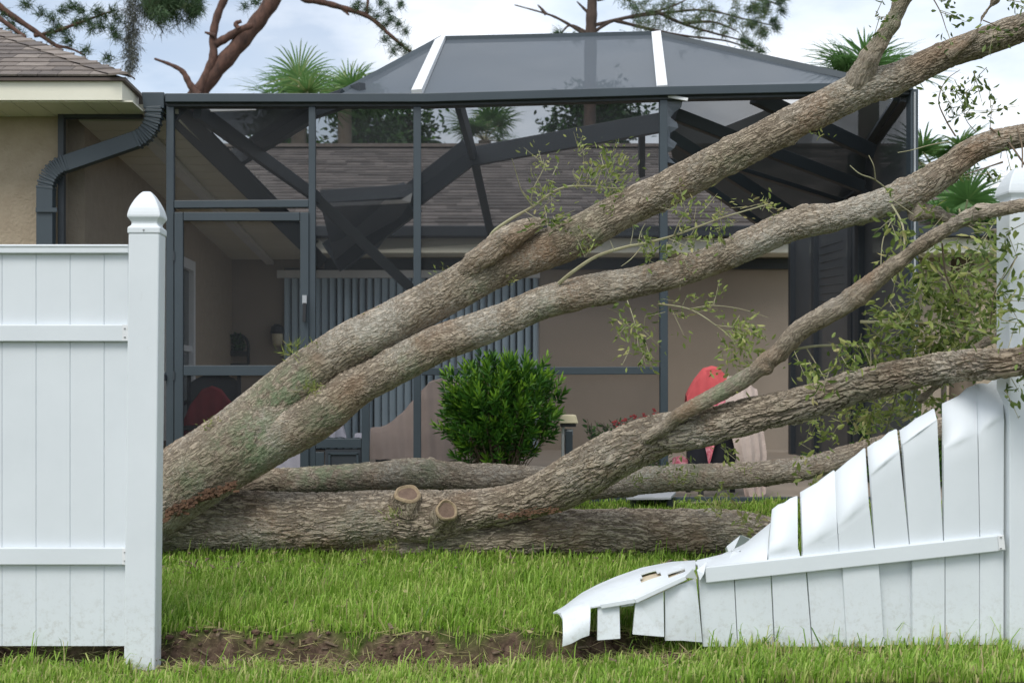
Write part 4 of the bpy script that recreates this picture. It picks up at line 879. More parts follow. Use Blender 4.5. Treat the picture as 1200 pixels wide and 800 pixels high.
limb('branch', [(755, 515, 12, 6.75), (778, 500, 17, 6.66), (805, 481, 18, 6.55), (845, 460, 20, 6.45), (877, 441, 20, 6.35), (908, 415, 22, 6.22), (937, 387, 22, 6.1), (968, 368, 23, 5.97), (998, 350, 25, 5.85), (1035, 321, 20, 5.7), (1066, 297, 18, 5.58), (1095, 277, 17, 5.46), (1135, 254, 17, 5.3), (1170, 246, 16, 5.18), (1215, 238, 15, 5.04), (1280, 226, 14, 4.85)],
     M['bark_thin'], .008, .008, .06, [(850, 460, 6.4, .15, .6)], 6, [(1010, 350, 5.8, .025, .02), (905, 418, 6.2, .03, .01)], 'slender branch forking up from the trunk')
limb('branch', [(1000, 112, 30, 6.36), (1008, 92, 32, 6.3), (1018, 70, 24, 6.24), (1034, 44, 19.5, 6.2), (1062, 0, 18, 6.1), (1092, -46, 16, 6.0)], M['bark_thin'], .008, .008, .05, [(1040, 30, 6.1, .1, .4)], 7)
limb('branch', [(1112, 67, 7, 6.12), (1126, 56, 9, 6.08), (1140, 44, 9.5, 6.04), (1148, 30, 8, 6.02), (1155, 16, 7, 6.0), (1168, -4, 7, 5.97), (1180, -30, 6, 5.95)], M['bark_thin'], .006, .006, .04, None, 8)
limb('branch', [(1075, 470, 5, 5.75), (1100, 450, 7, 5.7), (1135, 415, 8, 5.6), (1165, 395, 8, 5.5), (1195, 378, 9, 5.4), (1240, 350, 9, 5.3)], M['bark_thin'], .006, .006, .04, None, 9)
limb('branch', [(1070, 248, 22, 6.1), (1100, 250, 14, 6.15), (1130, 262, 9, 6.2), (1168, 272, 6, 6.3)], M['bark_thin'], .007, .007, .05, None, 10)
limb('trunk', [(60, 648, 88, 7.42), (150, 606, 90, 7.40), (195, 578, 88, 7.38), (240, 546, 86, 7.36), (282, 518, 84, 7.34), (316, 497, 72, 7.33), (345, 480, 52, 7.32), (368, 466, 30, 7.31)], M['bark'], .009, .0085, .05, [(300, 515, 7.1, .17, 1.0), (335, 480, 7.1, .1, 1.0), (225, 570, 7.1, .14, .7), (260, 520, 7.1, .1, .6)], 12, [(215, 548, 7.15, .045, .018)], 'broad butt where the two upper limbs fuse')
limb('broken_stub', [(545, 318, 24, 7.08), (570, 298, 30, 7.0), (592, 282, 30, 6.97), (612, 270, 24, 6.95), (630, 262, 14, 6.95), (642, 259, 6, 6.95)], M['bark'], .008, .008, .07, None, 11)
# sawn stubs with pale sapwood rings, old knot scar, torn bark, moss tufts
def stub(px, py, Y, rpx_x, rpx_y, d, back):
    c = P(px, py, Y); d = Vector(d).normalized(); u = d.orthogonal().normalized(); w2 = d.cross(u); r = rpx_x * Y / F
    mb = MB(); n = 26; prof = [(-back, 1.38), (-back * .5, 1.16), (-.014, 1.03), (.0, .97), (.003, .86), (-.010, .72), (-.014, .0001)]; vs = []
    for dd, k in prof:
        for i in range(n):
            a = 2 * math.pi * i / n; wob = 1 + .05 * math.sin(3 * a + px) + .03 * math.sin(5 * a); vs.append(c + d * dd + (u * math.cos(a) + w2 * math.sin(a)) * r * k * wob)
    fs = lambda i: [(i * n + k, i * n + (k + 1) % n, (i + 1) * n + (k + 1) % n, (i + 1) * n + k) for k in range(n)]
    st_ = MB(); st_.add(vs, fs(0) + fs(1)); o = st_.build('sawn_stub', M['bark_big'], tree, smooth=True)
    a = o.data.attributes.new('bk', 'FLOAT_VECTOR', 'POINT'); a.data.foreach_set('vector', np.array([x for v in o.data.vertices for x in v.co], dtype=np.float32))
    MB().add(vs, fs(2) + fs(3) + fs(4)).build('cut_ring', M['cutwood'], o, smooth=True); MB().add(vs, fs(5)).build('cut_heart', M['heart'], o, smooth=True)
stub(478, 577, 7.335, 15.5, 11, (.05, -.55, .83), .11); stub(524, 597, 7.252, 13, 13, (.2, -.85, .42), .11)
# torn bark edge under the upper limb
tb = MB()
for i in range(230):
    t = random.random(); x = 190 + 84 * t; y = 606 - 40 * t ** .8 + random.gauss(0, 3.2); p = P(x, y + 2, 7.13 + random.uniform(-.02, .03) + .05 * t); a = R(random.uniform(-10, 50)); l = random.uniform(.012, .04)
    d = Vector((math.cos(a), random.uniform(-.25, .0), math.sin(a) * .7)); tb.bar(p, p + d * l, random.uniform(.005, .014), .006)
tb.build('torn_bark', M['torn'], tree, kind='stuff')
tb = MB()
for i in range(70):
    x = random.uniform(580, 655); y = 603 + random.gauss(0, 2.2) - .12 * (x - 600); p = P(x, y, 7.13); tb.bar(p, p + Vector((random.uniform(.01, .04), -.012, random.uniform(-.008, .012))), .006, .005)
tb.build('torn_bark', M['torn'], tree, kind='stuff')
tuft = Leaves()
for cxp, cyp, Y, n, sz in ((340, 412, 7.2, 60, .07), (246, 498, 7.2, 30, .05), (368, 402, 7.2, 18, .03), (520, 318, 7.1, 20, .03), (440, 368, 7.2, 14, .03), (366, 455, 7.02, 60, .05), (455, 640, 7.3, 60, .05), (460, 605, 7.2, 40, .05), (745, 562, 7.9, 40, .06), (795, 562, 7.85, 50, .05), (875, 550, 7.85, 20, .04), (600, 328, 6.95, 14, .03), (960, 158, 6.25, 16, .03)):
    for i in range(n):
        p = P(cxp + random.gauss(0, 6), cyp + random.gauss(0, 4), Y + random.uniform(-.02, .02)); tuft.add(p, (random.gauss(0, .7), -.5 + random.gauss(0, .5), random.gauss(.6, .6)), sz * random.uniform(.4, 1.2), .006, random.uniform(.35, 1))
tuft.build('moss_tufts', M['oakleaf'], tree)

# twigs with leaves
tw = MB(); twb = MB(); lf = Leaves()
def twig(pts, r0, r1, mb=tw):
    sp = [P(a, b2, Y) for a, b2, Y in pts]; out = []
    for i in range(len(sp) - 1):
        p0, p1, p2, p3 = [sp[max(0, min(len(sp) - 1, j))] for j in (i - 1, i, i + 1, i + 2)]
        for k in range(5):
            t = k / 5; out.append(.5 * ((2 * p1) + (-p0 + p2) * t + (2 * p0 - 5 * p1 + 4 * p2 - p3) * t * t + (-p0 + 3 * p1 - 3 * p2 + p3) * t ** 3))
    out.append(sp[-1]); n = len(out); mb.tube(out, [r0 + (r1 - r0) * i / (n - 1) for i in range(n)], 6); return out
def leafy(p, d, n, spread, size, tint):
    d = Vector(d).normalized()
    for i in range(n):
        q = Vector(p) + d * random.uniform(0, spread) + Vector((random.gauss(0, 1), random.gauss(0, 1), random.gauss(0, 1))) * spread * .22
        lf.add(q, d * .7 + Vector((random.gauss(0, .7), random.gauss(0, .7), random.gauss(0, .6))), size * random.uniform(.6, 1.2), size * random.uniform(.28, .42), min(1, max(0, random.gauss(*tint))))
def spray(cxp, cyp, Y, wpx, hpx, n, d, size=.045, tint=(.5, .2), dy=.15, shoots=None):
    """a cloud of short leafy shoots"""
    for i in range(shoots or max(3, n // 9)):
        a = P(cxp + random.uniform(-.5, .5) * wpx, cyp + random.uniform(-.5, .5) * hpx, Y + random.uniform(-dy, dy))
        dd = Vector(d) + Vector((random.gauss(0, .6), random.gauss(0, .5), random.gauss(0, .6))); dd.normalize(); ln = random.uniform(.06, .16)
        tw.tube([a, a + dd * ln * .5, a + dd * ln], [.002, .0017, .001], 4); leafy(a, dd, 9, ln, size, tint)
twig([(572, 286, 7.05), (578, 272, 7.0), (600, 256, 6.97), (623, 243, 6.95), (652, 223, 6.93), (678, 218, 6.92), (725, 221, 6.9)], .011, .004)
twig([(626, 243, 6.95), (612, 225, 6.9), (605, 203, 6.85), (600, 186, 6.8)], .004, .0015); twig([(622, 241, 6.95), (625, 222, 6.9), (636, 200, 6.88), (640, 188, 6.86)], .004, .0015); twig([(628, 240, 6.95), (612, 224, 6.9), (608, 213, 6.9)], .003, .001)
twig([(676, 217, 6.92), (684, 196, 6.9), (682, 172, 6.85)], .0035, .001); twig([(690, 218, 6.92), (706, 200, 6.9), (722, 188, 6.85)], .003, .001); twig([(614, 247, 6.95), (632, 258, 6.9)], .003, .001); twig([(680, 218, 6.92), (672, 205, 6.9), (672, 198, 6.9)], .003, .001)
spray(640, 235, 6.9, 26, 60, 100, (0, 0, .8), .04, (.6, .2)); spray(700, 208, 6.9, 50, 44, 150, (.4, 0, .4), .042, (.5, .22)); spray(712, 232, 6.88, 24, 22, 60, (.2, 0, -.7), .045, (.45, .2)); spray(645, 255, 6.88, 22, 20, 36, (.3, 0, -.4), .045, (.35, .2)); spray(640, 193, 6.88, 10, 18, 25, (0, 0, 1), .03, (.8, .12)); spray(683, 178, 6.86, 14, 20, 22, (0, 0, 1), .03, (.75, .15)); spray(718, 190, 6.85, 24, 20, 40, (.6, 0, .6), .035, (.7, .2))
twig([(655, 332, 6.85), (672, 318, 6.8), (700, 300, 6.75), (735, 289, 6.7), (752, 286, 6.7), (790, 276, 6.65), (820, 265, 6.6), (850, 254, 6.55), (905, 238, 6.5)], .011, .003)
twig([(748, 286, 6.7), (751, 272, 6.68), (756, 262, 6.66)], .004, .0015); twig([(752, 289, 6.7), (740, 303, 6.65), (728, 312, 6.6)], .004, .0015); twig([(789, 277, 6.65), (797, 258, 6.6), (806, 244, 6.6)], .004, .0015); twig([(800, 279, 6.65), (830, 283, 6.6), (848, 281, 6.6)], .0025, .001); twig([(720, 294, 6.7), (715, 282, 6.7)], .003, .001); twig([(738, 290, 6.7), (742, 268, 6.7), (738, 256, 6.65)], .002, .001)
spray(775, 288, 6.65, 66, 36, 170, (.2, 0, -.2), .042, (.45, .25)); spray(803, 262, 6.6, 24, 36, 55, (0, 0, .7), .04, (.6, .2)); spray(865, 246, 6.52, 80, 14, 90, (.9, 0, .1), .035, (.75, .18)); spray(690, 302, 6.72, 20, 12, 20, (0, 0, 1), .035, (.6, .2)); spray(830, 270, 6.6, 40, 16, 50, (.6, 0, -.4), .04, (.5, .2))
spray(693, 212, 6.9, 16, 30, 40, (0, 0, .8), .035, (.7, .2))
twig([(735, 352, 6.75), (742, 372, 6.7), (748, 396, 6.68), (757, 428, 6.65)], .003, .001); spray(738, 374, 6.68, 50, 18, 60, (0, 0, -.8), .045, (.5, .2)); spray(747, 402, 6.66, 26, 40, 70, (.3, 0, -.9), .042, (.55, .2))
twig([(772, 356, 6.7), (800, 360, 6.66), (818, 367, 6.6), (840, 382, 6.55), (858, 398, 6.5), (868, 420, 6.5)], .005, .0015); twig([(808, 362, 6.63), (835, 358, 6.6), (868, 362, 6.55), (900, 372, 6.5)], .003, .001); twig([(800, 358, 6.64), (806, 344, 6.6)], .002, .001); twig([(838, 381, 6.55), (870, 385, 6.5), (898, 392, 6.5)], .003, .001)
spray(868, 395, 6.5, 64, 52, 260, (.6, 0, -.4), .042, (.62, .2)); spray(815, 358, 6.6, 60, 18, 60, (.2, 0, .3), .035, (.65, .2)); spray(860, 428, 6.5, 22, 26, 40, (.2, 0, -.9), .04, (.6, .2)); spray(790, 362, 6.66, 30, 16, 36, (0, 0, -.5), .04, (.5, .2))
# the leafy tangle at the right
twig([(1008, 377, 5.85), (1050, 378, 5.8), (1100, 380, 5.75), (1150, 388, 5.6), (1195, 400, 5.5)], .008, .004); twig([(915, 412, 6.2), (960, 405, 6.1), (1010, 406, 6.0), (1060, 408, 5.9), (1100, 404, 5.85)], .007, .004)
twig([(1030, 376, 5.85), (1066, 366, 5.8), (1075, 340, 5.8), (1084, 318, 5.8)], .005, .002); twig([(1012, 378, 5.85), (1030, 395, 5.9), (1050, 420, 5.95), (1065, 450, 6.0)], .005, .002); twig([(945, 408, 6.15), (955, 424, 6.1), (968, 446, 6.0)], .004, .002); twig([(1096, 372, 5.75), (1090, 400, 5.75), (1088, 430, 5.7)], .004, .003); twig([(1045, 240, 6.05), (1058, 265, 5.9), (1060, 300, 5.7)], .005, .004); twig([(1050, 250, 6.0), (1035, 280, 5.95), (1032, 320, 5.9)], .003, .002)
twig([(1060, 436, 5.75), (1048, 470, 6.0), (1040, 505, 6.3)], .004, .003); twig([(1104, 285, 5.5), (1108, 320, 5.55), (1118, 345, 5.6)], .004, .003, twb); twig([(1030, 440, 5.9), (1010, 470, 6.2), (1000, 510, 6.5)], .005, .003); twig([(1075, 432, 5.75), (1070, 470, 5.95), (1058, 495, 6.1)], .006, .004)
for cxp, cyp, w_, h_, n in ((1090, 345, 110, 70, 420), (1060, 390, 120, 60, 330), (1130, 375, 90, 80, 360), (1080, 318, 80, 40, 150), (1150, 330, 70, 80, 160), (1045, 425, 110, 40, 220), (1120, 410, 100, 34, 220), (985, 415, 60, 50, 110), (945, 430, 40, 46, 60), (1150, 290, 50, 60, 70), (1065, 255, 60, 40, 90), (1105, 300, 60, 40, 110)):
    spray(cxp, cyp, 5.85, w_, h_, int(n * .85), (.3, 0, -.25), .052, (.5, .27), .3)
spray(1030, 480, 6.3, 110, 50, 280, (.2, 0, .2), .05, (.72, .2), .3); spray(1090, 465, 6.1, 70, 36, 130, (0, 0, 0), .05, (.6, .2), .2); spray(985, 500, 6.6, 50, 34, 90, (0, 0, .5), .05, (.65, .2), .2)
# sparse twigs against the sky and around the upper limbs
twig([(1092, -4, 6.0), (1102, 14, 6.0), (1108, 32, 6.0), (1110, 38, 6.0)], .003, .001, twb); twig([(1120, 160, 6.0), (1108, 140, 6.0), (1100, 118, 6.0), (1108, 95, 6.0), (1125, 82, 6.0)], .004, .0015, twb); twig([(1144, 155, 5.95), (1132, 140, 5.95), (1130, 120, 5.95), (1140, 100, 5.95)], .002, .001, twb); twig([(1160, 152, 5.9), (1162, 130, 5.9), (1165, 118, 5.9)], .002, .001, twb)
twig([(1040, 222, 6.1), (1024, 210, 6.05), (1008, 204, 6.0), (996, 194, 6.0)], .004, .002); twig([(1026, 211, 6.05), (1024, 195, 6.0), (1018, 182, 6.0)], .003, .0015); twig([(1112, 166, 6.0), (1090, 170, 5.95), (1068, 176, 5.9), (1052, 179, 5.9)], .003, .0015)
twig([(1160, 150, 5.9), (1180, 165, 5.85), (1195, 185, 5.8), (1205, 200, 5.8)], .005, .004, twb); twig([(1175, 190, 5.8), (1160, 195, 5.85), (1130, 205, 5.9)], .005, .002, twb); twig([(1192, 150, 5.8), (1198, 175, 5.75), (1196, 215, 5.7), (1188, 250, 5.7), (1186, 275, 5.7)], .004, .002, twb); twig([(1176, 228, 5.5), (1180, 218, 5.5), (1192, 217, 5.5)], .003, .002, twb); twig([(1192, 300, 5.25), (1180, 320, 5.3), (1165, 345, 5.4), (1160, 390, 5.5)], .003, .002, twb); twig([(1040, 22, 6.1), (1030, 20, 6.1), (1026, 16, 6.1)], .002, .001, twb); twig([(1152, 24, 6.), (1162, 28, 6.), (1172, 32, 6.)], .003, .002, twb)
for cxp, cyp, w_, h_, n in ((1106, 20, 10, 34, 36), (1112, 108, 24, 36, 45), (1150, 82, 26, 10, 18), (1128, 100, 16, 12, 18), (1165, 130, 10, 12, 9), (1130, 135, 10, 16, 9), (1186, 2, 20, 8, 9), (1168, 40, 10, 14, 9), (1175, 215, 20, 40, 18), (1180, 190, 50, 30, 36), (1165, 270, 40, 40, 45), (1028, 18, 8, 8, 9), (1185, 340, 24, 40, 27), (1185, 455, 30, 30, 18)):
    spray(cxp, cyp, 5.95 if cyp < 200 else 5.5, w_, h_, n, (.1, 0, -.3), .042, (.15, .15), .05)
spray(1185, 300, 5.15, 34, 60, 60, (-.2, 0, -.4), .05, (.4, .2), .05); spray(1180, 365, 5.15, 44, 60, 90, (.1, 0, -.2), .05, (.5, .25), .05); spray(1165, 260, 5.2, 40, 30, 45, (.2, 0, -.4), .045, (.3, .2), .05); spray(1188, 450, 5.1, 26, 26, 24, (.2, 0, -.5), .045, (.2, .15), .03)
# shoots along the logs on the ground
spray(868, 605, 7.0, 30, 40, 60, (.1, -.2, .7), .05, (.75, .2), .1); spray(880, 632, 6.6, 30, 24, 50, (0, 0, .2), .05, (.6, .2), .1); spray(845, 595, 7.2, 30, 14, 30, (.2, 0, .7), .05, (.8, .2), .1); spray(940, 575, 6.9, 26, 24, 40, (.3, 0, .8), .06, (.8, .2), .1); spray(790, 530, 7.0, 24, 20, 30, (0, 0, -.4), .04, (.6, .2), .1); spray(848, 525, 6.55, 16, 14, 18, (.2, 0, -.5), .04, (.7, .15), .05); spray(944, 525, 6.9, 16, 30, 14, (.1, 0, 1), .04, (.8, .15), .05); spray(745, 395, 6.6, 30, 30, 18, (0, 0, -.6), .04, (.6, .2), .1)
tw.build('twigs', M['twig'], tree, smooth=True, kind='stuff'); twb.build('twigs', M['twig_brown'], tree, smooth=True, kind='stuff'); lf.build('foliage', M['oakleaf'], tree)

# ------------------------------------------------------------------ bush, flowers, post light, furniture
bush = thing('shrub', P(588, 585, 8.5), 'round glossy green shrub growing in front of the cage', 'shrub')
bl2 = Leaves(); bc = P(587, 492, 8.55); stem = MB()
base = Vector((bc.x, 8.55, float(ground_z(bc.x, 8.55))))
for i in range(560):
    while True:
        v = Vector((random.uniform(-1, 1), random.uniform(-1, 1), random.uniform(-1, 1)))
        if .30 < v.length < 1.0: break
    ph = math.atan2(v.z, v.x); k = 1 + .10 * math.sin(3 * ph + 1.1) + .13 * math.sin(8 * ph + v.y * 6)
    if v.x > .3 and .25 < v.z < .8: k *= 1.12
    if i % 22 == 0: k *= 1.0 + .22 / max(v.length, .5)
    p = bc + Vector((v.x * .325 * k - .012, v.y * .30, v.z * .35 * k + (.03 if v.x > 0 else 0)))
    if p.z < base.z + .04: p.z = base.z + random.uniform(.04, .2)
    d = Vector((v.x * .8, v.y * .8, v.z * .6 + .75)).normalized(); young = random.random() < .30 + .5 * max(0, v.z)
    ln = random.uniform(.06, .12)
    if i % 3 == 0: stem.tube([base + Vector((random.uniform(-.08, .08), random.uniform(-.05, .05), 0)), base.lerp(p, .5) + Vector((0, 0, .05)), p], [.006, .004, .002], 4)
    for j in range(15):
        t = j / 15; a = j * 2.4; o1 = d.orthogonal().normalized(); o2 = d.cross(o1)
        out = o1 * math.cos(a) + o2 * math.sin(a)
        tt = random.gauss(.30, .14) + (.62 * t ** 1.3 if young else .14 * t)
        bl2.add(p + d * ln * t, out * (1.0 - .6 * t) + d * (.35 + .9 * t), random.uniform(.05, .078), random.uniform(.013, .019), min(1, max(0, tt)))
bl2.build('foliage', M['bushleaf'], bush); stem.build('stems', M['twig_brown'], bush)
fl = thing('flowering_plant', P(735, 586, 9.4), 'low plant with red blooms behind the bending trunk', 'plant')
f1 = Leaves(); f2 = MB(); fst = MB()
for i in range(170):
    p0 = P(random.uniform(695, 775), 575, 9.4 + random.uniform(-.12, .2)); top = P(min(790, max(688, random.gauss(735, 26))), random.uniform(490, 530), 9.35 + random.uniform(-.1, .2))
    fst.tube([p0, p0.lerp(top, .5), top], [.003] * 3, 4)
    for j in range(12): q = p0.lerp(top, random.uniform(.3, 1)); f1.add(q, (random.gauss(0, 1), random.gauss(0, 1), random.uniform(.2, 1)), .05, .016, random.uniform(.15, .7))
for x, y in ((700, 515), (720, 496), (726, 497), (743, 490), (757, 488), (769, 484), (750, 494), (732, 492)):
    for k in range(4):
        q = P(x + random.gauss(0, 2.6), y + random.gauss(0, 1.8), 9.25); f2.lathe(q, [(.002, -.006), (.014, 0), (.008, .01)], 5)
f1.build('foliage', M['bushleaf'], fl); f2.build('blooms', M['flower'], fl); fst.build('stems', M['twig_brown'], fl)
pb = thing('post_box', P(665, 586, 8.85), 'cream capped electrical box on a short conduit beside the shrub', 'electrical box')
MB().slab([P(656, 486, 8.8), P(675, 486, 8.8), P(678, 496, 8.8), P(655, 496, 8.8)], (0, .13, 0)).build('cap', M['cream'], pb, bevel=.006); MB().slab([P(658, 496.5, 8.82), P(675, 496.5, 8.82), P(675, 500, 8.82), P(658, 500, 8.82)], (0, .1, 0)).build('rim', M['black'], pb)
MB().tube([P(660, 500, 8.87), P(659, 588, 8.87)], [.012] * 2, 10).build('conduit', M['metal_white'], pb, smooth=True); MB().box(P(663, 588, 8.84), P(670, 505, 8.9)).build('post', M['metal'], pb); MB().lathe(P(666.5, 506, 8.87), [(.03, -.02), (.03, .02)], 12).build('collar', M['pipe'], pb)
def cloth(rows, m, name, parent=None, thick=.008, sub=4, fold=.012, freq=9.0):
    """a hanging cloth: rows of points, resampled and thrown into soft vertical folds"""
    nr, nc = (len(rows) - 1) * sub + 1, (len(rows[0]) - 1) * sub + 1; g = []
    for i in range(nr):
        a = i / sub; i0 = min(int(a), len(rows) - 2); ta = a - i0; r_ = []
        for j in range(nc):
            c = j / sub; j0 = min(int(c), len(rows[0]) - 2); tc_ = c - j0
            q = rows[i0][j0].lerp(rows[i0][j0 + 1], tc_).lerp(rows[i0 + 1][j0].lerp(rows[i0 + 1][j0 + 1], tc_), ta)
            r_.append(q + Vector((0, fold * math.sin(freq * j / nc * 6.28 + .5 * math.sin(i * .6)) * (.3 + .7 * i / nr), .003 * math.sin(j * 1.3))))
        g.append(r_)
    return MB().grid(g, (0, thick, 0)).build(name, M[m], parent, smooth=True)
def chair(px, Y, wd, hb, label):
    x = cx(px, Y); t = thing('patio_chair', (x, Y, SLAB), label, 'chair')
    for sx in (-1, 1):
        MB().bar((x + sx * wd / 2, Y - .22, SLAB), (x + sx * wd / 2 * .95, Y - .2, SLAB + .62), .035, .035).build('leg', M['black'], t, bevel=.004)
        MB().bar((x + sx * wd / 2, Y + .26, SLAB), (x + sx * wd / 2 * .95, Y + .22, SLAB + hb), .035, .035).build('leg', M['black'], t, bevel=.004)
        MB().bar((x + sx * (wd / 2 + .005), Y - .24, SLAB + .63), (x + sx * (wd / 2 + .005), Y + .24, SLAB + .66), .05, .03, (0, 0, 1)).build('armrest', M['black'], t, bevel=.006)
    MB().box((x - wd / 2 + .02, Y - .22, SLAB + .4), (x + wd / 2 - .02, Y + .22, SLAB + .44)).build('seat', M['black'], t, bevel=.01)
    g = [[Vector((x + wd * .47 * k / 4, Y + .20 + .03 * (abs(k) / 4) ** 2 * -1 + .1 * s_, SLAB + .42 + (hb - .42) * s_ * (1 - .16 * (abs(k) / 4) ** 2.5))) for k in range(-4, 5)] for s_ in (0, .25, .5, .75, 1)]
    MB().grid(g, (0, .025, 0)).build('backrest', M['black'], t, smooth=True)
    return t
YA = 9.55
chair(841, YA, .34, .74, 'black patio chair draped with towels in front of the tan wall')
def hang(px0, px1, ytop, ybot, Y, arch=0, skew=0, back=.0, n=7):
    rows = []
    for s_ in (0, .33, .66, 1):
        rows.append([P(px0 + (px1 - px0) * k / (n - 1) + skew * s_ * (k / (n - 1) - .5), (ytop + arch * ((k - (n - 1) / 2) / ((n - 1) / 2)) ** 2) * (1 - s_) + ybot * s_, Y - .02 * s_ + back * (1 - s_)) for k in range(n)])
    return rows
# the towel lies over the rounded chair back, front and rear flap
def dome_towel(px0, px1, ytop, ybot, Y, mname, label, arch, name='towel', fold=.01, lean=0.0):
    r1 = hang(px0, px1, ytop, ybot, Y, arch); r2 = [[p + Vector((0, .10, 0)) for p in r_] for r_ in reversed(r1)]
    rows = r2[:-1] + [[p + Vector((0, .05, .02)) for p in r1[0]]] + r1
    o = cloth(rows, mname, name, None, .008, 3, fold, 5.0); return tag(o, label, 'towel')
dome_towel(805, 866, 431, 500, YA + .03, 'red', 'coral red towel hung over the black patio chair back', 34)
o = cloth([[P(834, 466, YA - .08), P(848, 464, YA - .09), P(861, 460, YA - .08)], [P(828, 505, YA - .2), P(840, 500, YA - .21), P(852, 500, YA - .2)], [P(824, 512, YA - .29), P(831, 546, YA - .30), P(840, 512, YA - .29)]], 'pinktowel', 'towel', None, .006, 4, .006, 3); tag(o, 'pink and white patterned towel hanging from the chair below the red towel', 'towel')
o = cloth([[P(806, 516, YA - .21), P(826, 512, YA - .24), P(845, 512, YA - .24), P(866, 516, YA - .2)], [P(806, 535, YA - .22), P(826, 535, YA - .25), P(845, 535, YA - .25), P(866, 530, YA - .21)], [P(807, 548, YA - .22), P(826, 548, YA - .25), P(845, 548, YA - .25), P(858, 546, YA - .21)]], 'navy', 'seat_cover', None, .01, 4, .01, 4); tag(o, 'black cloth hanging over the seat of the towel draped chair', 'cloth')
o = cloth([[P(852, 440, YA - 0.26), P(866, 442, YA - 0.27), P(878, 450, YA - 0.26), P(887, 456, YA - 0.24)], [P(850, 480, YA - 0.34), P(868, 480, YA - 0.36), P(882, 482, YA - 0.34), P(892, 485, YA - 0.30)], [P(862, 530, YA - 0.38), P(875, 530, YA - 0.40), P(888, 530, YA - 0.37), P(898, 530, YA - 0.32)], [P(874, 584, YA - 0.36), P(881, 586, YA - 0.38), P(889, 585, YA - 0.36), P(897, 578, YA - 0.32)]], 'beige', 'towel', None, .008, 5, .014, 4); tag(o, 'long beige towel hanging down the right side of the black chair', 'towel')
o = cloth([[P(788, 537, 9.4), P(798, 533, 9.38), P(806, 538, 9.4)], [P(788, 546, 9.35), P(797, 548, 9.32), P(806, 548, 9.35)]], 'pinktowel', 'towel', None, .006, 4, .006, 2); tag(o, 'small crumpled pink towel beside the front leg of the black chair', 'towel')
chair(246, 12.0, .5, .92, 'dark chair under a deep red cover inside the screen door')
o = dome_towel(212, 282, 454, 548, 12.0, 'darkred', 'deep red cover pulled over the chair inside the screen door', 44, 'chair_cover', .014); o['category'] = 'cover'
step = thing('low_bench', P(762, 586, 8.92), 'low grey board bench on the lawn edge before the cage', 'bench')
MB().slab([P(734, 582.5, 8.75), P(786, 582, 8.75), P(792, 576, 9.0), P(748, 576.5, 9.0)], (0, 0, -.018)).build('top', M['slab'], step, bevel=.003)
for x in (742, 784): MB().box(P(x - 2, 594, 8.82), P(x + 2, 583.5, 8.9)).build('leg', M['metal_dark'], step)
# covered lounger and white cloths near the pet door
lg = thing('lounge_chair', P(475, 580, 9.9), 'taupe covered lounge chair behind the screen beside the shrub', 'lounge chair')
MB().box(P(440, 560, 9.7), P(540, 530, 10.4)).build('seat', M['metal_dark'], lg); 
for x in (442, 538): MB().box(P(x - 2, 590, 9.75), P(x + 2, 560.5, 9.85)).build('leg', M['metal_dark'], lg)
cv = [[P(434, 503, 9.62), P(452, 500, 9.6), P(470, 486, 9.6), P(488, 466, 9.6), P(503, 449, 9.6), P(520, 443, 9.6), P(545, 446, 9.62)], [P(433, 538, 9.55), P(452, 538, 9.52), P(470, 538, 9.5), P(488, 538, 9.5), P(505, 545, 9.5), P(522, 556, 9.5), P(548, 560, 9.52)]]
top_ = [p + Vector((0, .5, -.02)) for p in cv[0]]
cloth([top_, [p + Vector((0, .03, .01)) for p in cv[0]], cv[0], cv[1]], 'taupe', 'cover', lg, .008, 6, .012, 6)
o = cloth([[P(300, 524, 9.7), P(330, 522, 9.68), P(355, 520, 9.7)], [P(296, 560, 9.6), P(330, 560, 9.58), P(356, 560, 9.6)]], 'white_cloth', 'towel', None, .008, 6, .012, 4); tag(o, 'lavender white towel hanging low behind the screen door beside the pet door', 'towel')
tb2 = thing('side_table', P(395, 586, 9.5), 'dark side table behind the pet door carrying folded white cloth', 'table')
MB().box(P(352, 519, 9.3), P(426, 513, 9.8)).build('tabletop', M['metal_dark'], tb2)
for x in (356, 422):
    for Yl in (9.34, 9.74): MB().bar(P(x, 519.5, Yl), Vector((P(x, 519, Yl).x, Yl, SLAB)), .03, .03).build('leg', M['metal_dark'], tb2)
o = cloth([[P(386, 486, 9.55), P(396, 484, 9.53), P(400, 486, 9.55)], [P(382, 502, 9.5), P(394, 500, 9.45), P(403, 502, 9.5)], [P(378, 512, 9.45), P(392, 512, 9.4), P(406, 512.5, 9.45)]], 'white_cloth', 'folded_cloth', None, .06, 4, .012, 2); tag(o, 'white cloth heaped on the dark side table', 'cloth')
o = cloth([[P(416, 508, 9.5), P(424, 507, 9.5)], [P(415, 512.6, 9.42), P(425, 512.6, 9.42)]], 'white_cloth', 'folded_cloth', None, .05, 4, .006, 2); tag(o, 'small white folded cloth at the right end of the dark side table', 'cloth')
fern = thing('fern', P(968, 575, 9.6), 'small green fern behind the crushed fence near the cage side wall', 'plant')
ff = Leaves()
for i in range(40):
    a = random.uniform(0, 6.28); d = Vector((math.cos(a), math.sin(a) * .6, random.uniform(.5, 1.4))).normalized(); c0 = P(968, 560, 9.6)
    for j in range(14): ff.add(c0 + d * (.03 + j * .025) + Vector((0, 0, -.0009 * j * j)), d.cross(Vector((0, 0, 1))) * (1 if j % 2 else -1) + d * .6, .05, .014, random.uniform(.3, .9))
ff.build('fronds', M['bushleaf'], fern)

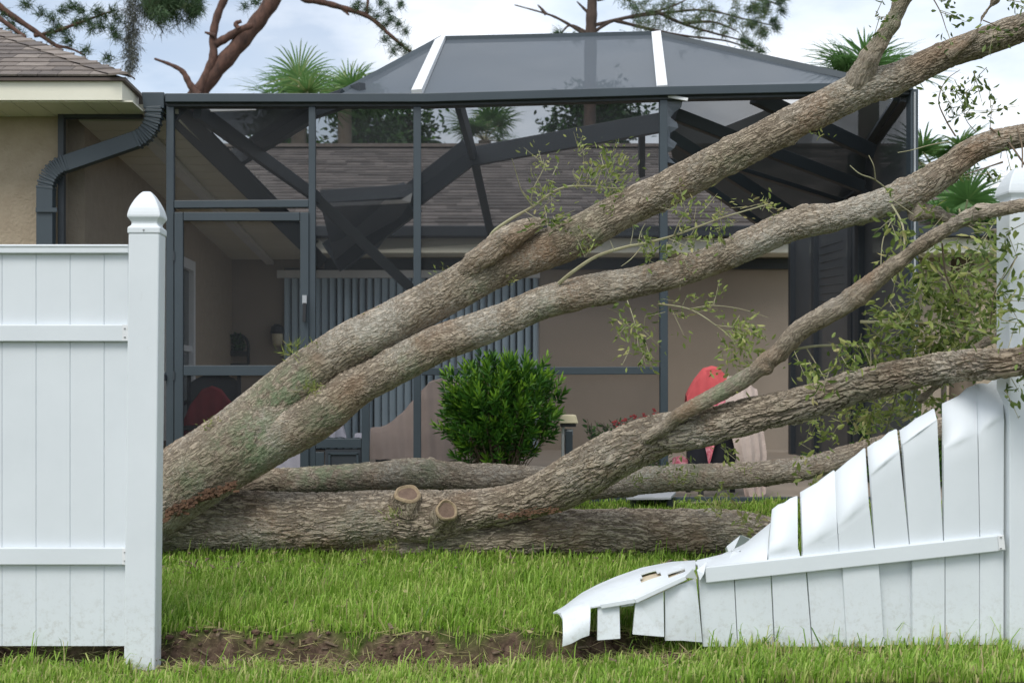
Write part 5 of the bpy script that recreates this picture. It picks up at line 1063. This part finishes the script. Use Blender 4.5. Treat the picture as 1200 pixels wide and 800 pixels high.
# ------------------------------------------------------------------ trees beyond
class Needles:
    def __init__(s): s.p = []; s.d = []; s.t = []; s.l = []
    def tuft(s, p, d, n, l, tint):
        d = Vector(d).normalized()
        for i in range(n):
            v = d * .7 + Vector((random.gauss(0, .65), random.gauss(0, .65), random.gauss(0, .65))); s.p.append(tuple(Vector(p) + Vector((random.gauss(0, .04), random.gauss(0, .04), random.gauss(0, .04))))); s.d.append(tuple(v)); s.l.append(l * random.uniform(.6, 1.1)); s.t.append(min(1, max(0, random.gauss(*tint))))
    def build(s, name, m, parent, w_=.012):
        p = np.array(s.p); d = unit(np.array(s.d)); l = np.array(s.l)[:, None]; n = len(p); sd = unit(np.cross(d, rng.normal(size=(n, 3))))
        v = np.stack([p - sd * w_ / 2, p + sd * w_ / 2, p + d * l - np.array([0, 0, .15]) * l], 1).reshape(-1, 3)
        return np_mesh(name, v, np.arange(n * 3), np.full(n, 3), m, parent, np.repeat(np.array(s.t), 3), 'stuff')
def trunk_pts(mb, pts, Y, r0, r1):
    sp = [P(a, b2, Y + (c[0] if c else 0)) for a, b2, *c in pts]; out = []
    for i in range(len(sp) - 1):
        p0, p1, p2, p3 = [sp[max(0, min(len(sp) - 1, j))] for j in (i - 1, i, i + 1, i + 2)]
        for k in range(6):
            t = k / 6; out.append(.5 * ((2 * p1) + (-p0 + p2) * t + (2 * p0 - 5 * p1 + 4 * p2 - p3) * t * t + (-p0 + 3 * p1 - 3 * p2 + p3) * t ** 3))
    out.append(sp[-1]); n = len(out)
    mb.tube(out, [(r0 + (r1 - r0) * i / (n - 1)) * (1 + .08 * math.sin(i * 1.7)) for i in range(n)], 12); return out
# leaning red pine behind the cage
YP = 24.0; k_ = YP / F
pine = thing('pine_tree', P(205, 650, YP), 'leaning reddish pine trunk with a broken stub rising behind the cage at left', 'tree')
mb = MB(); trunk_pts(mb, [(150, 700), (180, 330), (214, 150), (240, 100), (270, 64), (300, 28), (325, -8), (360, -70)], YP, 10.5 * k_, 8.5 * k_); mb.build('trunk', M['pinebark'], pine, smooth=True)
mb = MB(); trunk_pts(mb, [(233, 108), (243, 85), (250, 65), (250, 40), (256, 15), (268, -12), (280, -50)], YP - .1, 5.2 * k_, 4.2 * k_); mb.build('limb', M['pinebark'], pine, smooth=True)
mb = MB(); trunk_pts(mb, [(252, 52), (265, 45), (280, 36), (296, 30)], YP - .1, 5 * k_, 4 * k_); trunk_pts(mb, [(252, 42), (246, 40), (240, 38)], YP - .2, 3 * k_, 1 * k_); trunk_pts(mb, [(280, 34), (276, 28), (283, 25)], YP - .3, 3 * k_, 2 * k_); mb.build('limb', M['pinebark'], pine, smooth=True)
mb = MB(); trunk_pts(mb, [(232, 112), (222, 98), (214, 84), (200, 76), (181, 69)], YP - .2, 5 * k_, 1.2 * k_); mb.build('broken_stub', M['pinebark'], pine, smooth=True)
mb = MB(); nd = Needles(); br = trunk_pts(mb, [(345, -40), (352, -5), (375, 2), (400, 9), (432, 20), (458, 42), (483, 63)], YP, 5 * k_, 1.5 * k_); trunk_pts(mb, [(398, 8), (405, 14), (409, 18)], YP, 2.5 * k_, 1 * k_); trunk_pts(mb, [(430, 16), (432, -4), (440, -30)], YP, 2 * k_, 1 * k_); mb.build('limb', M['pinebark'], pine, smooth=True)
for x, y in ((420, 5), (432, 12), (445, 4), (452, 30), (460, 22), (470, 5), (474, 38), (470, 52), (462, 60), (478, 58), (440, 20), (455, 12), (468, 28), (288, 8), (298, 3), (415, 12), (476, 66), (450, 46)): nd.tuft(P(x, y, YP), (random.gauss(0, .6), random.gauss(0, .5), .2), 110, .2, (.4, .25))
for i in range(60): nd.tuft(P(random.gauss(400, 70), random.uniform(-140, -20), YP + random.gauss(0, 1)), (random.gauss(0, .6), random.gauss(0, .6), .4), 22, .26, (.4, .25))
nd.build('needles', M['pineneedle'], pine)
# pine limbs drooping in at the top left, with hanging moss
p2 = thing('pine_tree', P(-60, 650, 20.0), 'pine with drooping green boughs and hanging moss above the left roof', 'tree')
k2 = 20 / F; mb = MB(); nd = Needles(); ms = Needles()
trunk_pts(mb, [(-60, 700), (-50, 300), (-40, 60), (-20, -60)], 20.0, 14 * k2, 9 * k2); mb.build('trunk', M['pinebark'], p2, smooth=True); mb = MB()
trunk_pts(mb, [(-40, -25), (5, 12), (40, 36), (72, 58)], 20.0, 5 * k2, 2 * k2); trunk_pts(mb, [(-40, -10), (0, 22), (30, 44)], 19.7, 4 * k2, 2 * k2); trunk_pts(mb, [(40, 42), (62, 38), (90, 28), (112, 20), (135, 12)], 20.0, 2.5 * k2, 1.2 * k2); trunk_pts(mb, [(60, 52), (85, 58), (100, 66)], 20.0, 2 * k2, .8 * k2)
trunk_pts(mb, [(95, -60), (150, -20), (172, 0), (200, 8), (228, 6)], 20.2, 5 * k2, 2 * k2); mb.build('limb', M['pinebark'], p2, smooth=True)
for x, y in ((60, 22), (72, 14), (85, 8), (95, 12), (88, 26), (100, 24), (112, 14), (122, 20), (132, 14), (138, 24), (130, 34), (120, 32), (108, 34), (74, 36), (66, 30), (48, 16), (32, 6), (100, 60), (82, 48), (135, 42), (15, 30), (5, 18), (22, 42), (128, 70), (58, 40), (8, 44)):
    nd.tuft(P(x, y, 20), (random.gauss(.2, .6), random.gauss(0, .5), .2), 130, .17, (.45, .25))
for i in range(90): nd.tuft(P(random.uniform(168, 236), random.gauss(2, 12), 20.1 + random.gauss(0, .3)), (random.gauss(.2, .5), random.gauss(0, .5), -.5), 70, .17, (.35, .25))
for i in range(50): nd.tuft(P(random.uniform(-120, 250), random.uniform(-130, -25), 20 + random.gauss(0, 1)), (random.gauss(0, .6), random.gauss(0, .5), .3), 22, .22, (.4, .25))
for i in range(170):
    y = random.uniform(-10, 84); ms.tuft(P(156 + random.gauss(0, 5.5 - y * .035) - y * .05, y, 20.1 + random.gauss(0, .08)), (random.gauss(0, .25), random.gauss(0, .25), -1), 9, .16, (.4, .3))
for i in range(40): x = random.uniform(160, 222); ms.tuft(P(x, 14 + random.uniform(0, 26) * (1 - abs(x - 185) / 60), 20.1), (random.gauss(0, .3), 0, -1), 5, .16, (.5, .3))
nd.build('needles', M['pineneedle'], p2); ms.build('hanging_moss', M['mossleaf'], p2)
# pine standing behind the cage in the middle
p3 = thing('pine_tree', P(692, 650, 25.0), 'pine with spreading bare and needled boughs rising behind the cage roof', 'tree')
k3 = 25 / F; mb = MB(); nd = Needles(); trunk_pts(mb, [(688, 700), (690, 300), (692, 60), (694, 0), (696, -120)], 25.0, 9 * k3, 5 * k3); mb.build('trunk', M['darkbark'], p3, smooth=True); mb = MB()
bs = [[(690, 44), (672, 32), (650, 20), (632, 14), (603, 6)], [(690, 40), (668, 30), (655, 44)], [(690, 16), (682, 8), (676, 2)], [(696, 38), (715, 26), (745, 18), (775, 12), (800, 2), (820, -10)], [(696, 30), (730, 22), (775, 16), (825, 12), (870, 22), (905, 30)], [(770, 14), (800, 28), (840, 40), (880, 50)], [(720, 24), (760, 34), (800, 42), (850, 48), (880, 58)], [(700, 0), (760, -12), (830, -10), (900, 2), (915, 8)], [(640, 17), (634, 10), (630, 6)], [(800, 28), (835, 26), (862, 36)]]
for b3 in bs: trunk_pts(mb, b3, 25.0, 2.2 * k3, .6 * k3)
mb.build('limb', M['darkbark'], p3, smooth=True)
for i in range(170):
    x = random.uniform(725, 900); y = random.gauss(18, 18) + (x - 800) * .12; nd.tuft(P(x, min(y, 62), 25 + random.gauss(0, .6)), (random.gauss(.3, .6), random.gauss(0, .5), -.1), 34, .17, (.7, .25))
for x, y in ((885, 10), (900, 4), (912, 2), (905, 25), (895, 38), (908, 32), (880, 55), (890, 60), (870, 48), (880, 28), (915, 12), (918, -4), (655, 40), (672, 44)): nd.tuft(P(x, y, 24.8), (random.gauss(.3, .6), 0, .1), 130, .2, (.3, .2))
for i in range(60): nd.tuft(P(random.uniform(640, 930), random.uniform(-150, -15), 25 + random.gauss(0, 1)), (random.gauss(0, .6), random.gauss(0, .5), .3), 22, .24, (.4, .25))
nd.build('needles', M['pineneedle'], p3)
# cabbage palms
def palm(px, pyc, Y, fronds, rad, label, lean=0):
    t = thing('palm_tree', P(px, 600, Y), label, 'tree', None); mb = MB(); g = float(ground_z(P(px, 500, Y).x, Y)); c = P(px, pyc, Y)
    mb.tube([Vector((c.x, Y, g)), Vector((c.x, Y, (g + c.z) / 2)), c], [.17, .15, .13], 12); mb.build('trunk', M['palmbark'], t, smooth=True)
    V = []; Fi = []; Ls = []; Tn = []; st_ = MB()
    for (ang, elev, rr_) in fronds:
        d = Vector((math.cos(R(ang)) * math.cos(R(elev)), math.sin(R(ang)) * math.cos(R(elev)), math.sin(R(elev)))); hub = c + d * rad * rr_ * .55
        st_.tube([c, c + d * rad * rr_ * .3 + Vector((0, 0, .02)), hub], [.018, .014, .01], 5)
        sd = d.cross(Vector((0, 0, 1))).normalized(); up_ = sd.cross(d)
        n = 40; tint0 = random.uniform(.1, .75)
        for i in range(n):
            a = R(-125 + 250 * i / (n - 1)); v = (d * math.cos(a) + sd * math.sin(a)) + up_ * random.gauss(.12, .08); v.normalize(); ln = rad * random.uniform(.75, 1.0) * (1 - .25 * abs(a) / 2.2); ww = .032
            side_ = v.cross(up_).normalized(); dr = Vector((0, 0, -1)); b0 = len(V)
            for tq, wk in ((0.02, .6), (.45, 1), (.8, .55), (1.0, .03)):
                q = hub + v * ln * tq + dr * ln * (.28 * tq ** 2.6); V += [tuple(q + side_ * ww * wk / 2), tuple(q - side_ * ww * wk / 2)]
            for k in range(3): Fi += [b0 + 2 * k, b0 + 2 * k + 1, b0 + 2 * k + 3, b0 + 2 * k + 2]; Ls.append(4)
            Tn += [min(1, max(0, random.gauss(tint0, .12)))] * 8
    st_.build('stalks', M['twig'], t)
    np_mesh('fronds', np.array(V), np.array(Fi), Ls, M['palmleaf'], t, Tn, 'stuff'); return t
def fan(n, lo, hi): return [(360 * i / n + random.uniform(-15, 15), random.uniform(lo, hi), random.uniform(.7, 1.1)) for i in range(n)]
palm(350, 128, 22.0, [(95, 86, 1.0), (10, 20, .9), (180, 25, .9), (60, 60, .7), (130, 50, .9), (300, 30, .8), (-10, -5, .9), (200, 0, 1.), (100, 60, .7)] , .98, 'upright green palm behind the cage roof, nearer the leaning pine', 0)
palm(404, 128, 24.0, [(70, 70, 1.0), (20, 45, .9), (180, 60, .8), (300, 40, .9), (0, 5, 1), (180, 5, 1), (110, 55, .8)], .92, 'green palm behind the cage roof, right beside the leaning pine palm')
palm(1018, 98, 17.0, [(150, 55, .8), (170, 40, .8), (60, 50, .7), (30, 30, .9), (100, 70, .6), (200, 20, .8), (-20, 5, 1), (10, 45, .6), (120, 45, .9), (250, 30, .8)], .86, 'dense palm crown seen through the forked upper limb')
palm(1095, 200, 18.0, fan(14, -35, 60), .85, 'palm behind the right corner post of the cage')
palm(1128, 268, 16.0, fan(14, -30, 60), .7, 'low palm behind the leafy tangle at right')
palm(568, 165, 26.0, fan(10, -10, 70), .8, 'small distant palm seen through the cage over the rear roof ridge')
# leafy trees beyond the rear roof
def leaf_tree(px, pyb, pyt, wpx, Y, n, label, tint=(.25, .2)):
    c0 = P(px, pyb, Y); c1 = P(px, pyt, Y); t = thing('leafy_tree', Vector((c0.x, Y, float(ground_z(c0.x, Y)))), label, 'tree'); mb = MB(); base_ = OFF[t]; H = c1.z - c0.z; W = wpx * Y / F / 2; lv_ = Leaves()
    mb.tube([base_, base_.lerp(c0, .6), c0.lerp(c1, .5), c1], [.2, .16, .1, .03], 10); cl = []
    for i in range(n):
        a = random.uniform(0, 6.28); rr_ = math.sqrt(random.random()); h = random.random(); k = math.sin(math.pi * (.12 + .85 * h)) ** .6
        q = Vector((c0.x + math.cos(a) * W * rr_ * k, Y + math.sin(a) * W * rr_ * k * .8, c0.z + H * h)); cl.append(q)
        if i % 4 == 0: mb.tube([Vector((c0.x, Y, c0.z + H * h * .6)), q], [.035, .01], 5)
        tt = random.gauss(*tint)
        for j in range(60): lv_.add(q + Vector((random.gauss(0, .22), random.gauss(0, .22), random.gauss(0, .16))), (random.gauss(0, 1), random.gauss(0, 1), random.gauss(0, .7)), .16, .07, min(1, max(0, tt + random.gauss(0, .15))))
    mb.build('trunk', M['pinebark'], t, smooth=True); lv_.build('crown', M['bushleaf'], t)
leaf_tree(420, 210, 118, 90, 27, 60, 'dark green tree over the rear roof seen through the second screen bay', (.12, .1)); leaf_tree(480, 205, 130, 60, 29, 40, 'smaller green tree over the rear roof left of the screened palm', (.2, .1)); leaf_tree(700, 190, 108, 110, 28, 70, 'wide dark tree over the rear roof behind the middle pine', (.1, .1)); leaf_tree(330, 210, 140, 60, 28, 36, 'green tree over the rear roof behind the screen door bay', (.2, .1))
# neighbour's house and bush at the far right
nb_ = thing('neighbour_house', P(1140, 500, 26), 'tan neighbour house glimpsed between the leaves right of the cage', 'house')
MB().box((cx(1078, 26), 26, 0), (cx(1250, 26), 32, CAMZ + (448 - 300) * 26 / F)).build('wall', M['stucco'], nb_)
MB().box((cx(1066, 26) - .1, 25.5, CAMZ + (448 - 299) * 26 / F), (cx(1260, 26), 25.9, CAMZ + (448 - 290) * 26 / F)).build('fascia', M['fascia'], nb_)
zr0 = CAMZ + (448 - 290) * 26 / F
MB().add([(cx(1064, 26), 25.5, zr0 + .004), (cx(1270, 26), 25.5, zr0 + .004), (cx(1240, 26), 29, zr0 + .5), (cx(1100, 26), 29, zr0 + .5)], [(0, 1, 2, 3)]).slab([(cx(1064, 26), 25.5, zr0), (cx(1270, 26), 25.5, zr0), (cx(1270, 26), 32, zr0), (cx(1064, 26), 32, zr0)], (0, 0, .003)).build('roof', M['shingle'], nb_)
hg = thing('bush', P(1040, 600, 11.5), 'leafy bush growing behind the crushed fence boards', 'bush'); hl = Leaves(); hb = MB()
for i in range(200):
    p = Vector((random.uniform(3.6, 5.2), 10.5 + random.uniform(-.5, .5), .35 + random.random() ** 1.3 * .55)); hb.tube([Vector((p.x, 10.5, .3)), p], [.006, .002], 4)
    for j in range(14): hl.add(p + Vector((random.gauss(0, .07), random.gauss(0, .07), random.gauss(0, .07))), (random.gauss(0, 1), random.gauss(0, 1), random.gauss(.4, .6)), .08, .035, random.uniform(.1, .7))
hb.build('stems', M['twig_brown'], hg); hl.build('foliage', M['bushleaf'], hg)

# ------------------------------------------------------------------ grass, straw and clods
def make_grass(n):
    # area-uniform in the seen wedge, denser near the camera; grows in clumps
    y = 4.75 + (9.02 - 4.75) * rng.random(n) ** 1.2; x = (-.42 + 1.0 * rng.random(n)) * y
    b = bare(x, y); keep = rng.random(n) > np.clip(b * 1.7, 0, .975)
    cl_ = wav(x, y, 9.0, .3) + .7 * wav(x, y, 21.0, 1.1)          # clumps a hand wide
    dens = np.clip(.62 + .5 * cl_, .22, 1) * np.where(y < 5.5, .75, 1); keep &= rng.random(n) < dens
    x, y, b, cl_ = x[keep], y[keep], b[keep], cl_[keep]; n = len(x); z = ground_z(x, y) - .004
    tall = np.where(y > 5.6, 1.0, .68) * np.where(y > 8.2, .7, 1.0) * np.where(y > 6.8, .6, 1.0) * (1 - .5 * np.clip(b, 0, 1))
    h = (.035 + .095 * rng.random(n) ** 1.7) * tall * np.clip(.85 + .28 * wav(x, y, 3.0, .9) + .22 * cl_, .45, 1.5); h = np.where(rng.random(n) < .03, h * 1.7 + .03, h); h = np.clip(h, .018, .19)
    w = (.0014 + .0026 * rng.random(n) ** 1.3) * np.where(y > 7, 1.2, 1)
    ca = 2.2 * wav(x, y, 6.0, 2.2); a = ca + rng.normal(0, 1.3, n); lean = (.12 + .8 * rng.random(n) ** 1.8) * h; dx, dy = np.cos(a) * lean, np.sin(a) * lean * .8
    fa_ = a + np.pi / 2 + rng.normal(0, .7, n); sx, sy = np.cos(fa_) * w, np.sin(fa_) * w
    P0 = np.stack([x, y, z], 1); sd_ = np.stack([sx, sy, np.zeros(n)], 1); d = np.stack([dx, dy, np.zeros(n)], 1); up_ = np.array([[0, 0, 1.0]])
    m1 = P0 + d * .18 + up_ * (h * .5)[:, None]; m2 = P0 + d * .58 + up_ * (h * .86)[:, None]; tp = P0 + d * 1.25 + up_ * (h * (1.02 - .35 * lean / np.maximum(h, 1e-4)))[:, None]
    v = np.stack([P0 - sd_ * .8, P0 + sd_ * .8, m1 - sd_, m1 + sd_, m2 - sd_ * .7, m2 + sd_ * .7, tp], 1).reshape(-1, 3)
    k = (np.arange(n) * 7)[:, None]; f = np.concatenate([k, k + 1, k + 3, k + 2, k + 2, k + 3, k + 5, k + 4, k + 4, k + 5, k + 6], 1).ravel(); ls = np.tile([4, 4, 3], n)
    t = .50 + .23 * rng.normal(size=n) + .10 * wav(x, y, 2.2, .2) + .07 * cl_; t = np.clip(t, 0, .86)
    dry = rng.random(n) < (.05 + .5 * np.clip(b, 0, 1) + .10 * (y < 5.5)); t = np.where(dry, .86 + .14 * rng.random(n), t)
    return np_mesh('grass', v, f, ls, M['grass'], None, np.repeat(t, 7), 'stuff')
gr = make_grass(370000)
tag(gr, 'green unmown lawn grass with bare soil showing along the old fence line')
cl = MB(); ico = [(0, 0, 1), (.89, 0, .45), (.28, .85, .45), (-.72, .53, .45), (-.72, -.53, .45), (.28, -.85, .45), (.72, .53, -.45), (-.28, .85, -.45), (-.89, 0, -.45), (-.28, -.85, -.45), (.72, -.53, -.45), (0, 0, -1)]
icf = [(0, 1, 2), (0, 2, 3), (0, 3, 4), (0, 4, 5), (0, 5, 1), (1, 6, 2), (2, 7, 3), (3, 8, 4), (4, 9, 5), (5, 10, 1), (6, 7, 2), (7, 8, 3), (8, 9, 4), (9, 10, 5), (10, 6, 1), (11, 7, 6), (11, 8, 7), (11, 9, 8), (11, 10, 9), (11, 6, 10)]
k = 0
while k < 1000:
    x, y = random.uniform(-2.2, 1.9), random.uniform(5.05, 5.75)
    if random.random() > float(bare(x, y)): continue
    r = random.uniform(.003, .013) * (1 if random.random() < .9 else 1.8); z = float(ground_z(x, y)) + r * .3; k += 1
    cl.add([(x + a * r * random.uniform(.6, 1.3), y + b2 * r * random.uniform(.6, 1.3), z + c * r * random.uniform(.4, .9)) for a, b2, c in ico], icf)
o = cl.build('soil_clods', M['soil'], None, smooth=False, kind='stuff'); tag(o, 'loose brown soil clods along the bare strip')
stw = Leaves()
for i in range(14000):
    x, y = random.uniform(-2.2, 2.0), random.uniform(5.0, 5.8)
    if random.random() > float(bare(x, y)) + .06: continue
    stw.add((x, y, float(ground_z(x, y)) + random.uniform(.004, .02)), (random.gauss(0, 1), random.gauss(0, 1), random.gauss(.05, .25)), random.uniform(.03, .12), random.uniform(.002, .0045), random.uniform(.88, 1))
o = stw.build('straw', M['grass'], None); tag(o, 'dry straw blades lying on the bare soil strip')

lit = Leaves()
for i in range(420):
    y = random.uniform(5.1, 8.4); x = random.uniform(-.30, .42) * y
    if random.random() < .55: x, y = random.gauss(1.75, .35), random.gauss(6.6, .45)
    lit.add((x, y, float(ground_z(x, y)) + random.uniform(.01, .07)), (random.gauss(0, 1), random.gauss(0, 1), random.gauss(0, .3)), random.uniform(.025, .055), random.uniform(.010, .020), random.choice((.1, .4, .9, .98, 1.0)))
o = lit.build('leaf_litter', M['oakleaf'], None); tag(o, 'fallen oak leaves scattered over the grass')
bc_ = MB()
for i in range(260):
    t = random.random(); x, y = random.choice(((random.uniform(-1.6, 1.8), random.gauss(7.1, .12)), (random.gauss(-1.35, .2), random.gauss(7.0, .15)), (random.gauss(1.7, .25), random.gauss(7.0, .3)), (random.uniform(-1.2, .8), random.gauss(5.35, .12))))
    p = Vector((x, y, float(ground_z(x, y)) + random.uniform(.008, .05))); d = Vector((random.gauss(0, 1), random.gauss(0, 1), random.gauss(0, .35))).normalized(); bc_.bar(p, p + d * random.uniform(.015, .06), random.uniform(.006, .018), .005, (0, 0, 1))
o = bc_.build('bark_chips', M['twig_brown'], None, kind='stuff'); tag(o, 'brown bark chips lying in the grass by the logs')
